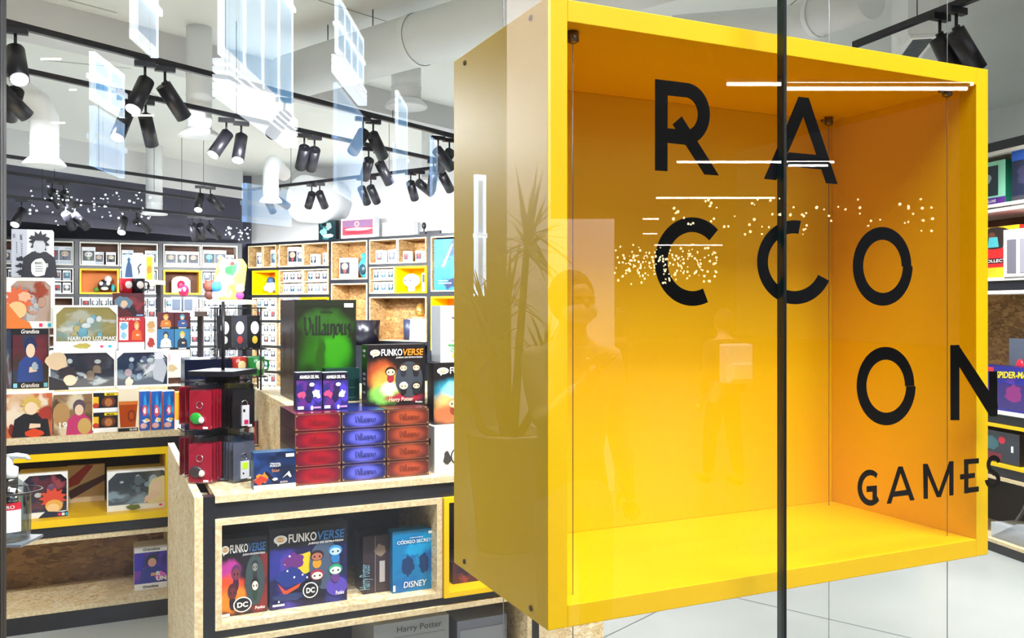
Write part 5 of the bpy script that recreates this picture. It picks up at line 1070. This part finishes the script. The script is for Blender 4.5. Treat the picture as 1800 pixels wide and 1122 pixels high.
# sixth column big cell: bin, dark vase, small counter stack
b = MB().tube([(0, 0, 0), (0, 0, .36)], [.17, .2], mat('#14121C', .3), 20); o = b.build('black_bin', loc=on_r(S(668), -.35, .93), rz=WRZ); 
o.location = on_r(S(668), -.3, .95); tag(o, 'black rounded bin standing before the sixth column', 'bin')
o = MB().box(-.3, .3, -.2, .2, 0, .95, BLACK).build('pedestal', loc=on_r(S(672), -.3, 0), rz=WRZ); tag(o, 'black pedestal under the black bin before the slanted shelves', 'pedestal')
o = shelf_item(712, 1.02, 'dark glossy vase shape in the sixth column box', '#2A3048', 'pail')
o = MB().box(0, .4, 0, .25, 0, .31, mat('#EDEDED', .5)).build('white_carton', loc=on_r(S(714), .04, 1.02), rz=WRZ); tag(o, 'white carton under the golden egg in the sixth column box', 'carton')
# poster case and things on top of the slanted shelves
o, p = carton('poster_case', 0, 0, 0, .6, .1, .72, art('#1484D8', '#22B0E8', '#0E3A8C', '#101A44', seed=40, ns=1.4), mat('#101828', .4), 'tall glowing-blue game poster box at the right end of the slanted shelves', 'poster box'); o.location = on_r(S(758) + .04, .02, 1.745); o.rotation_euler = (0, 0, WRZ)
p.poly([(.2, .45), (.5, .9), (.56, .9), (.3, .45)], mat('#6FD8F4', .4)); p.rect(.12, .12, .5, .14, mat('#8AD0F0', .4)); p.rect(.12, .17, .4, .185, mat('#8AD0F0', .4)); p.done(o)
o, p = carton('poster_box', 0, 0, 0, .36, .08, .3, art('#0E2A30', '#3A7C80', '#101A1C', seed=41, ns=2.2), K_, 'dark green picture box on top of the slanted shelves', 'picture box'); o.location = on_r(S(552), .1, 2.551); o.rotation_euler = (0, 0, WRZ); p.blob(.6, .7, .16, .18, mat('#8A9A98', .4), rr); p.blob(.3, .4, .2, .2, mat('#7FC8C8', .4), rr); p.blob(.6, .2, .3, .1, mat('#C8DCD8', .4), rr); p.done(o)
o, p = carton('poster_box', 0, 0, 0, .66, .12, .3, mat('#F0E8EC', .4), mat('#C8C8D0', .4), 'white-edged red landscape picture box on top of the slanted shelves', 'picture box'); o.location = on_r(S(595), .06, 2.551); o.rotation_euler = (0, 0, WRZ)
p.rect(.04, .15, .96, .92, mat('#B83A48', .4)); p.rect(.06, .56, .94, .9, mat('#7C5A7C', .4)); p.blob(.5, .45, .4, .08, mat('#E09098', .4), rr); p.blob(.5, .3, .38, .07, mat('#8C2030', .4), rr); p.ell(.48, .72, .07, .13, W_); p.ell(.48, .72, .05, .1, mat('#A85A68', .4)); p.text('STAR', .42, .46, .14, .08, W_, .02); p.done(o)
o = MB().box(0, .6, 0, .1, 0, .22, mat('#D8D8DA', .5)).build('white_carton', loc=on_r(S(657), .2, 2.551), rz=WRZ); tag(o, 'long plain pale carton lying on the slanted shelves', 'carton')
b = MB().box(-.05, .05, -.04, .04, 0, .04, METB).tube([(0, 0, .04), (0, 0, .1)], .01, METB, 8).ball((0, 0, .13), .05, METB, 10, (.7, .7, 1)).box(.06, .3, -.02, .02, 0, .05, METB); o = b.build('security_camera', loc=on_r(S(738), .1, 2.551), rz=WRZ); tag(o, 'small black camera on top of the slanted shelves', 'camera')

# ================================================================== RIGHT SHELVES
rd = Vector((-math.sin(R(12.9)), -math.cos(R(12.9)), 0)); RRZ = math.atan2(rd.y, rd.x); rp0 = Vector((4.925, 3.557, 0)) - rd * 1.0
rn_ = Vector((-rd.y, rd.x, 0))
def on_q(x, y, z): return Vector((rp0.x, rp0.y, 0)) + rd * x + rn_ * y + Vector((0, 0, z))
ORGQ = tuple(rp0)
r = empty('wall_shelving', ORGQ, RRZ, 'dark shelving at the right edge, beyond the yellow box', 'shelving')
for a_ in (-.6, .2, 1.9): MB().box(a_, a_ + .05, 0, .4, 0, 2.5, BLACK).build('upright', r)
for z in (.0, .47, .79, 1.6, 2.45): MB().box(-.6, 1.95, .004, .4, z, z + .06, BLACK).build('rail', r)
MB().box(-.6, 1.95, .4, .42, 0, 2.5, BLACK).build('back_panel', r)
def qcube(z0, z1, m, lab, back=OSBD, th=.02): return cube_frame('shelf_box', .26, 1.88, z0, z1, -.01, .39, th, m, lab, ORGQ, RRZ, back=back)
qcube(2.11, 2.45, WPAL, 'white-edged shelf box, top row at the right edge', BR); qcube(1.66, 2.1, WPAL, 'white-edged shelf box with a red and yellow box, right edge', BR)
qcube(.85, 1.6, WPAL, 'tall shelf box with brown back at the right edge', OSBD); qcube(.44 + .09, .79, YEL, 'yellow shelf box at the right edge', DARKIN); qcube(.06, .47, OSB, 'lowest chipboard shelf box at the right edge', DARKIN)
def qput(x, z, wd, ht, dp, front, side, lab, cat='toy box', left=None):
    o, p = carton('toy_box', 0, 0, 0, wd, dp, ht, front, side, lab, cat, left=left); o.location = on_q(x, .02, z); o.rotation_euler = (0, 0, RRZ); return o, p
o, p = qput(.55, 2.131, .42, .265, .12, mat('#8FD8B8', .4), mat('#1E6A50', .4), 'pale green window box with purple base, top shelf at the right edge', left=mat('#1E6A50', .4)); p.rect(.3, .2, .86, .9, mat('#1A2C34', .3)); p.rect(0, 0, 1, .16, mat('#5A2A8A', .4)); p.blob(.62, .6, .1, .12, mat('#9CB0B0', .3), rr); p.ell(.4, .2, .08, .14, W_); p.text('DELUXE', .6, .05, .22, .06, W_); p.done(o)
o, p = qput(1.02, 2.131, .4, .3, .12, mat('#1C2440', .35), K_, 'dark blue box with star specks, top shelf at the right edge'); p.rect(0, .8, .3, 1, mat('#1A5AC0', .4)); p.blob(.3, .5, .2, .2, mat('#3A3A5C', .3), rr); p.rect(0, .0, 1, .1, mat('#3C3C44', .4)); p.done(o)
o, p = qput(.5, 1.681, .58, .31, .1, mat('#F0B81C', .4), mat('#C02A1C', .4), 'yellow and red box showing two teal dancers, middle shelf at the right edge'); p.rect(0, .2, 1, .62, mat('#C81E20', .4)); p.ell(.66, .78, .26, .22, mat('#2A1C18', .4))
p.ell(.62, .84, .05, .06, mat('#6A3A28', .4)); p.poly([(.56, .6), (.72, .6), (.7, .8), (.58, .8)], mat('#4AB0B8', .4)); p.ell(.84, .86, .05, .06, mat('#6A3A28', .4)); p.poly([(.78, .56), (.94, .56), (.9, .84), (.8, .84)], mat('#4AB0B8', .4)); p.rect(0, .28, 1, .38, mat('#3A1418', .4)); p.text('COLLECTORS', .5, .3, .46, .06, W_); p.done(o)
o = MB().box(0, .4, 0, .1, 0, .28, mat('#D8D0D4', .2)).box(.03, .1, -.003, 0, .02, .22, mat('#6A6670', .2)).box(.13, .2, -.003, 0, .02, .22, mat('#8A8690', .2)).build('clear_case', loc=on_q(1.0, -.02, 1.681), rz=RRZ); tag(o, 'clear plastic case in front of the yellow and red box, right edge', 'case')
o, p = qput(.76, .871, .46, .27, .1, art('#22248A', '#5A2A8C', '#2C3CA8', seed=50), mat('#2A1C5C', .3), 'blue and purple window box with yellow comic lettering, right edge'); p.rect(0, .86, .25, .96, mat('#D02C3C', .4)); p.rect(.86, .1, 1, .7, mat('#14141C', .4)); p.rect(.2, .05, .8, .62, mat('#3A2C74', .2)); p.blob(.6, .4, .14, .2, mat('#8A2C78', .3), rr); p.text('SPIDER-MAN', .3, .72, .62, .15, mat('#F0D820', .4), .03, .2, .06); p.done(o)
b = MB().box(0, .36, 0, .1, 0, .3, mat('#5C6474', .12)).ball((.1, -.01, .18), .035, mat('#C8203C', .3), 12, (1, .5, 1)).ball((.18, -.01, .14), .04, mat('#C8D4DC', .25), 10, (.7, .5, 1.3)).ball((.2, -.01, .22), .025, mat('#DCE4EC', .25), 8, (1, .5, 1)); o = b.build('clear_case', loc=on_q(.86, .16, .871 + .13), rz=RRZ); o.location.z = .871 + .0; o.location = on_q(.84, .16, .871); o.scale = (1, 1, 1.45); tag(o, 'tall dusky clear case with a red disc, behind the purple box', 'case')
o, p = qput(.62, .551, .46, .19, .12, mat('#2A2E3A', .15), K_, 'dark clear window box with red spot in the yellow shelf box, right edge'); p.blob(.5, .6, .14, .22, mat('#3C6C74', .3), rr); p.ell(.7, .74, .06, .12, mat('#D02840', .3)); p.rect(.45, .05, .7, .3, mat('#7A1C2C', .3)); p.rect(.86, .4, .9, .6, W_); p.ell(.1, .3, .1, .2, mat('#C8C8C8', .4)); p.done(o)
b = MB(); b.prism([(0, 0), (.3, 0), (.34, .12), (.2, .12)], 0, .2, mat('#AEB4BC', .4)); b.box(0, .3, 0, .2, 0, .09, mat('#C4C9CF', .4)); b.prism([(.0, .09), (.02, .09), (.12, .3), (.36, .3), (.36, .28), (.14, .28)], .17, .19, mat('#9AA0A8', .4))
o = b.build('grey_tray', loc=on_q(.84, .03, .081), rz=RRZ); tag(o, 'open pale grey counter tray on the lowest shelf at the right edge', 'tray')
o = MB().ball((0, 0, .08), .075, mat('#4C8A3C', .6), 14).build('green_ball', loc=on_q(1.19, .12, .083), rz=0); tag(o, 'small green ball on the lowest shelf at the right edge', 'ball')

# ================================================================== HAND GEL at the window
bp = onZ(17, 948, 2.35); hb_ = empty('hand_gel_bottle', (bp.x, bp.y, bp.z), -ANG, 'clear pump bottle of hand gel with a red and white label', 'bottle')
MB().lathe([(0, 0), (.043, 0), (.05, .006), (.051, .09), (.05, .12), (.042, .142), (.024, .156), (.018, .162), (.018, .168)], BOTTLE, seg=28).build('body', hb_)
MB().lathe([(0, .004), (.044, .004), (.047, .1), (.046, .112), (0, .112)], clear_mat('gel', .04, '#C8D4D6', .1), seg=24).build('gel', hb_)
lb_ = MB(); n = 16
vs = []; R_ = .0518
for i in range(n + 1):
    t = R(-150) + R(120) * i / n
    vs += [(R_ * math.cos(t), R_ * math.sin(t), .028), (R_ * math.cos(t), R_ * math.sin(t), .086), (R_ * math.cos(t), R_ * math.sin(t), .105)]
lb_.faces(vs, [(3 * i, 3 * i + 3, 3 * i + 4, 3 * i + 1) for i in range(n)], mat('#E4E8EA', .5), True); lb_.faces(vs, [(3 * i + 1, 3 * i + 4, 3 * i + 5, 3 * i + 2) for i in range(n)], mat('#C81C34', .5), True)
lb_.build('label', hb_)
tv, tf = text_mesh('GEL HIDRO', .01, 0); tb_ = MB(); w0 = R(80)
tb_.faces([((R_ + .0006) * math.cos(R(-128) + w0 * a_), (R_ + .0006) * math.sin(R(-128) + w0 * a_), .09 + .009 * b_) for a_, b_ in tv], tf, W_); 
tv, tf = text_mesh('HIGIENE', .0, 0); tb_.faces([((R_ + .0006) * math.cos(R(-120) + R(14) * b_), (R_ + .0006) * math.sin(R(-120) + R(14) * b_), .04 + .035 * (1 - a_)) for a_, b_ in tv], tf, mat('#5A6068', .5)); tb_.build('lettering', hb_)
MB().lathe([(.018, .164), (.021, .166), (.021, .19), (.014, .194), (.009, .196), (.009, .22), (0, .22)], mat('#DDE2E4', .35), seg=20).tube([(-.006, 0, .218), (.02, 0, .222), (.045, 0, .22), (.052, 0, .212)], [.009, .008, .006, .005], mat('#DDE2E4', .35), 10).build('pump', hb_)
gh = empty('bottle_holder', (bp.x, bp.y, 0), -ANG, 'grey wire and plate holder clasping the hand gel bottle', 'bottle holder')
MB().tube([(.075 * math.cos(t) + .005, .062 * math.sin(t), bp.z + .13) for t in [q * math.pi / 16 for q in range(33)]], .0022, METB, 6, False).build('ring', gh)
MB().box(-.06, .06, -.055, .055, bp.z - .008, bp.z - .001, mat('#6A7078', .3)).build('plate', gh)
MB().box(-.1, -.075, -.02, .02, 0, bp.z + .16, METB).tube([(-.08, 0, bp.z + .13), (-.06, 0, bp.z + .13)], .004, METB, 6).box(-.09, -.05, -.02, .02, bp.z - .008, bp.z - .002, METB).build('post', gh)
MB().lathe([(0, 0), (.14, 0), (.14, .01), (0, .012)], METB, (-.088, 0, 0), 24).build('foot', gh)

# ================================================================== THE ARCADE IN FRONT, seen mirrored in the window
pp = mirr(895, 960, 5.54); pp.z = 0
pl = empty('potted_dracaena', pp, 0, 'tall spiky-leaved plant in a pale tapered pot in the arcade', 'potted plant')
MB().lathe([(0, 0), (.19, 0), (.2, .02), (.27, .7), (.28, .72), (.26, .72), (.25, .66), (0, .66)], mat('#D8C4B4', .6), seg=28).build('pot', pl)
MB().lathe([(0, .663), (.25, .663)], mat('#3A2A20', .9), seg=24).build('soil', pl)
rl = random.Random(4); LEAF = noisy('dark_leaf', [(.3, '#2A3A1C'), (.7, '#42562A')], ns=4, rough=.4)
crowns = [((.12, .02, 1.95), 1.0), ((-.16, .05, 1.38), .95), ((.04, -.1, 1.55), .8), ((-.25, -.1, 1.05), .8), ((.2, .1, 1.2), .7)]
for (cx, cy, cz), s in crowns:
    MB().tube([(cx * .2, cy * .2, .66), (cx * .6, cy * .8, cz * .7), (cx, cy, cz)], [.03, .026, .02], mat('#5A4632', .8), 8).build('stem', pl)
    b = MB()
    for i in range(46):
        az = rl.uniform(0, 6.283); el = rl.uniform(-.5, 1.35); ln = s * rl.uniform(.34, .55)
        d = Vector((math.cos(az) * math.cos(el), math.sin(az) * math.cos(el), math.sin(el))); sd = d.cross(Vector((0, 0, 1)));
        sd = sd.normalized() if sd.length > .05 else Vector((1, 0, 0)); c0 = Vector((cx, cy, cz + rl.uniform(-.12, .04)))
        pts = []
        for q in range(5):
            t = q / 4; c = c0 + d * ln * t + Vector((0, 0, -.16 * ln * t * t * math.cos(el))); wdt = .022 * s * (1 - t) * (.5 + 2 * min(t, .25)) + .001
            pts += [c - sd * wdt, c + sd * wdt]
        b.faces(pts, [(2 * q, 2 * q + 1, 2 * q + 3, 2 * q + 2) for q in range(4)], LEAF)
    b.build('leaves', pl)['kind'] = 'stuff'

# people
def skin_body(name, verts, edges, radii, m, parent, sub=2, root=0):
    me = bpy.data.meshes.new(name); me.from_pydata(verts, edges, []); o = bpy.data.objects.new(name, me); COL.objects.link(o); o.parent = parent
    me.materials.append(m); s = o.modifiers.new('skin', 'SKIN'); s.use_smooth_shade = True
    me.skin_vertices.new() if not me.skin_vertices else None
    for i, r_ in enumerate(radii):
        v = me.skin_vertices[0].data[i]; v.radius = r_ if isinstance(r_, tuple) else (r_, r_); v.use_root = (i == root)
    sb = o.modifiers.new('sub', 'SUBSURF'); sb.levels = sub; sb.render_levels = sub
    return o
def person(loc, rz, H, lab, skin, hair, coat, trousers, shoes, arms, stride=.0, mask=False, pack=False):
    r = empty('person', loc, rz, lab, 'person'); k = H / 1.7
    P = lambda *a: tuple(v * k for v in a)
    # joints, facing -y
    V = [P(0, 0, .92), P(0, 0, 1.1), P(0, 0, 1.34), P(0, .005, 1.45), P(0, -.01, 1.52), P(0, -.012, 1.61), P(0, -.005, 1.66)]
    Rr = [(.13 * k, .1 * k), (.125 * k, .09 * k), (.15 * k, .1 * k), .052 * k, .062 * k, (.078 * k, .092 * k), (.06 * k, .07 * k)]
    E = [(0, 1), (1, 2), (2, 3), (3, 4), (4, 5), (5, 6)]
    def add(pt, rad, frm): V.append(P(*pt)); Rr.append(tuple(x * k for x in rad) if isinstance(rad, tuple) else rad * k); E.append((frm, len(V) - 1)); return len(V) - 1
    hands = []
    for sx, (el, wr, hd) in zip((-1, 1), arms):
        a_ = add((sx * .17, 0, 1.36), .055, 2); e = add(el, .042, a_); w_ = add(wr, .03, e); h_ = add(hd, (.038, .02), w_); hands.append((wr, hd, sx))
    legs = []
    for sx in (-1, 1):
        st_ = stride * sx
        a_ = add((sx * .09, 0, .84), .085, 0); kn = add((sx * .095, -.03 + st_ * .5, .48), .06, a_); an = add((sx * .1, st_, .09), .04, kn); ft = add((sx * .105, st_ - .13, .035), (.04, .03), an); legs.append((a_, kn, an))
    skin_body('body', V, E, Rr, mat(skin, .55), r)
    # clothing follows the same joints, a little larger
    idx = [0, 1, 2] ; tv = [V[0], V[1], V[2], P(0, .005, 1.42)]; te = [(0, 1), (1, 2), (2, 3)]; tr = [(.16 * k, .13 * k), (.15 * k, .12 * k), (.175 * k, .125 * k), .07 * k]
    for j, sx in enumerate((-1, 1)):
        b0 = 7 + j * 4; n0 = len(tv); tv += [V[b0], V[b0 + 1], tuple(V[b0 + 1][q] * .1 + V[b0 + 2][q] * .9 for q in range(3))]; te += [(2, n0), (n0, n0 + 1), (n0 + 1, n0 + 2)]; tr += [.072 * k, .056 * k, .044 * k]
    skin_body('jacket', tv, te, tr, mat(coat, .8), r)
    tv = [P(0, 0, .96), P(0, 0, .9)]; te = [(0, 1)]; tr = [(.145 * k, .12 * k), (.15 * k, .125 * k)]
    for j in range(2):
        a_, kn, an = legs[j]; n0 = len(tv); tv += [V[a_], V[kn], tuple(V[an][q] for q in range(3))]; te += [(1, n0), (n0, n0 + 1), (n0 + 1, n0 + 2)]; tr += [.1 * k, .078 * k, .06 * k]
    skin_body('trousers', tv, te, tr, mat(trousers, .8), r)
    for j, sx in enumerate((-1, 1)):
        x, y, z = V[legs[j][2]]; MB().ball((x, y - .07 * k, .045 * k), .05 * k, mat(shoes, .6), 14, (1, 2.6, .88)).build('shoe', r)
    h = MB(); h.ball(P(0, .012, 1.615), .104 * k, mat(hair, .7), 18, (.9, 1, 1.08)); h.build('hair', r)
    MB().ball(P(0, -.035, 1.585), .083 * k, mat(skin, .55), 18, (.88, .98, 1.2)).build('face', r)
    f = MB()
    for sx in (-1, 1): f.ball(P(sx * .03, -.112, 1.61), .011 * k, mat('#1A1414', .3), 8, (1.3, .5, .7)); f.ball(P(sx * .078, -.01, 1.6), .02 * k, mat(skin, .55), 8, (.4, .8, 1.4))
    f.build('eyes', r)
    MB().ball(P(0, -.118, 1.585), .014 * k, mat(skin, .55), 10, (.9, 1.1, 1.6)).build('nose', r)
    if mask: MB().ball(P(0, -.06, 1.556), .074 * k, mat('#F2F2F4', .7), 16, (.98, 1.0, .68)).build('face_mask', r)
    else: MB().ball(P(0, -.108, 1.545), .02 * k, mat('#9C5A50', .5), 10, (1.2, .4, .3)).build('mouth', r)
    for (wr, hd, sx) in hands:
        w_, h_ = Vector(wr) * k, Vector(hd) * k; d = (h_ - w_).normalized(); s_ = d.cross(Vector((0, 1, 0))); s_ = s_.normalized() if s_.length > .1 else Vector((1, 0, 0))
        for q, ln in enumerate((.06, .07, .075, .066)):
            o0 = h_ + s_ * (q - 1.5) * .02 * k; m_ = o0 + d * ln * .55 * k; MB().tube([o0, m_, m_ + (d + Vector((0, -.6, 0))).normalized() * ln * .5 * k], [.0095 * k, .0085 * k, .006 * k], mat(skin, .55), 8).build('finger', r)
        t0 = w_ * .5 + h_ * .5 + s_ * .03 * k * -sx; MB().tube([t0, t0 + (s_ * -sx + d).normalized() * .03 * k, t0 + (s_ * -sx * .5 + d).normalized() * .06 * k], [.012 * k, .01 * k, .007 * k], mat(skin, .55), 8).build('thumb', r)
    if pack:
        b = MB().box(-.15 * k, .15 * k, .11 * k, .26 * k, 1.0 * k, 1.38 * k, mat('#F0EDE6', .7)).box(-.12 * k, .12 * k, .26 * k, .3 * k, 1.03 * k, 1.2 * k, mat('#E4E0D8', .7)); b.build('backpack', r, bevel=.03)
    return r
hang = lambda sx: ((sx * .22, .02, 1.1), (sx * .23, -.05, .86), (sx * .23, -.07, .78))
q = mirr(1006, 540, 3.4)
person((q.x, q.y, 0), math.pi, 1.62, 'person in a pale mask and cream trousers with one arm raised, reflected beside the plant', '#C99A7C', '#1C1614', '#C8B4A0', '#E8DED4', '#4A3A34',
       (hang(-1), ((.2, -.16, 1.12), (.12, -.34, 1.3), (.1, -.38, 1.36))), mask=True)
q = mirr(1272, 560, 7.5)
person((q.x, q.y, 0), 0, 1.47, 'person in dark clothes carrying a white backpack, reflected in mid arcade', '#C99A7C', '#1C1614', '#2A2422', '#221E1E', '#1A1616', (hang(-1), hang(1)), stride=.12, pack=True)
q = mirr(1088, 560, 16); person((q.x, q.y, 0), R(30), 1.68, 'distant person in dark coat reflected left of the letter C', '#B98A70', '#2A2018', '#3A2F2C', '#2A2A30', '#1A1616', (hang(-1), hang(1)), stride=.1)

# fairy lights: strings of small glowing stars
BULB = mat('#FFE9B0', .4, emit=14); BULBW = mat('#EAF6FF', .4, emit=14)
def fairy(x0, x1, y0, y1, Z, n, lab, bm_, seed, rad=.016):
    rf = random.Random(seed); r = empty('fairy_light_string', mirr((x0 + x1) / 2, y0, Z), 0, lab, 'fairy lights'); o_ = r.location
    pts = [mirr(rf.uniform(x0, x1), rf.triangular(y0, y1, y0 + .35 * (y1 - y0)), Z + rf.uniform(-.8, .8)) - o_ for _ in range(n)]
    b = MB()
    for p_ in pts: b.ball(p_, rad * rf.uniform(.6, 1.2), bm_, 6)
    b.build('bulbs', r)['kind'] = 'stuff'
    srt = sorted(pts, key=lambda v: (v.x, v.y)); wv = MB(); wv.tube(srt, .0025, mat('#3A3A34', .6), 4, False, False); wv.build('wire', r)
    wv = MB()
    for p_ in srt[::9]: wv.tube([p_, Vector((p_.x, p_.y, 9.595 - o_.z))], .002, mat('#3A3A34', .6), 4)
    wv.build('hanging_wire', r)['kind'] = 'stuff'
fairy(1075, 1262, 428, 505, 24, 200, 'dense golden fairy lights crossing the letter C in the second row', BULB, 1, .03)
fairy(1175, 1640, 343, 420, 12, 70, 'scattered golden fairy lights above the second letter row', BULB, 2, .018)
fairy(50, 272, 325, 400, 9, 75, 'white sparkling fairy lights before the dark bulkhead', BULBW, 3, .012)
fairy(395, 440, 395, 430, 10, 26, 'small cluster of white fairy lights by the shelf corner', BULBW, 4, .013)
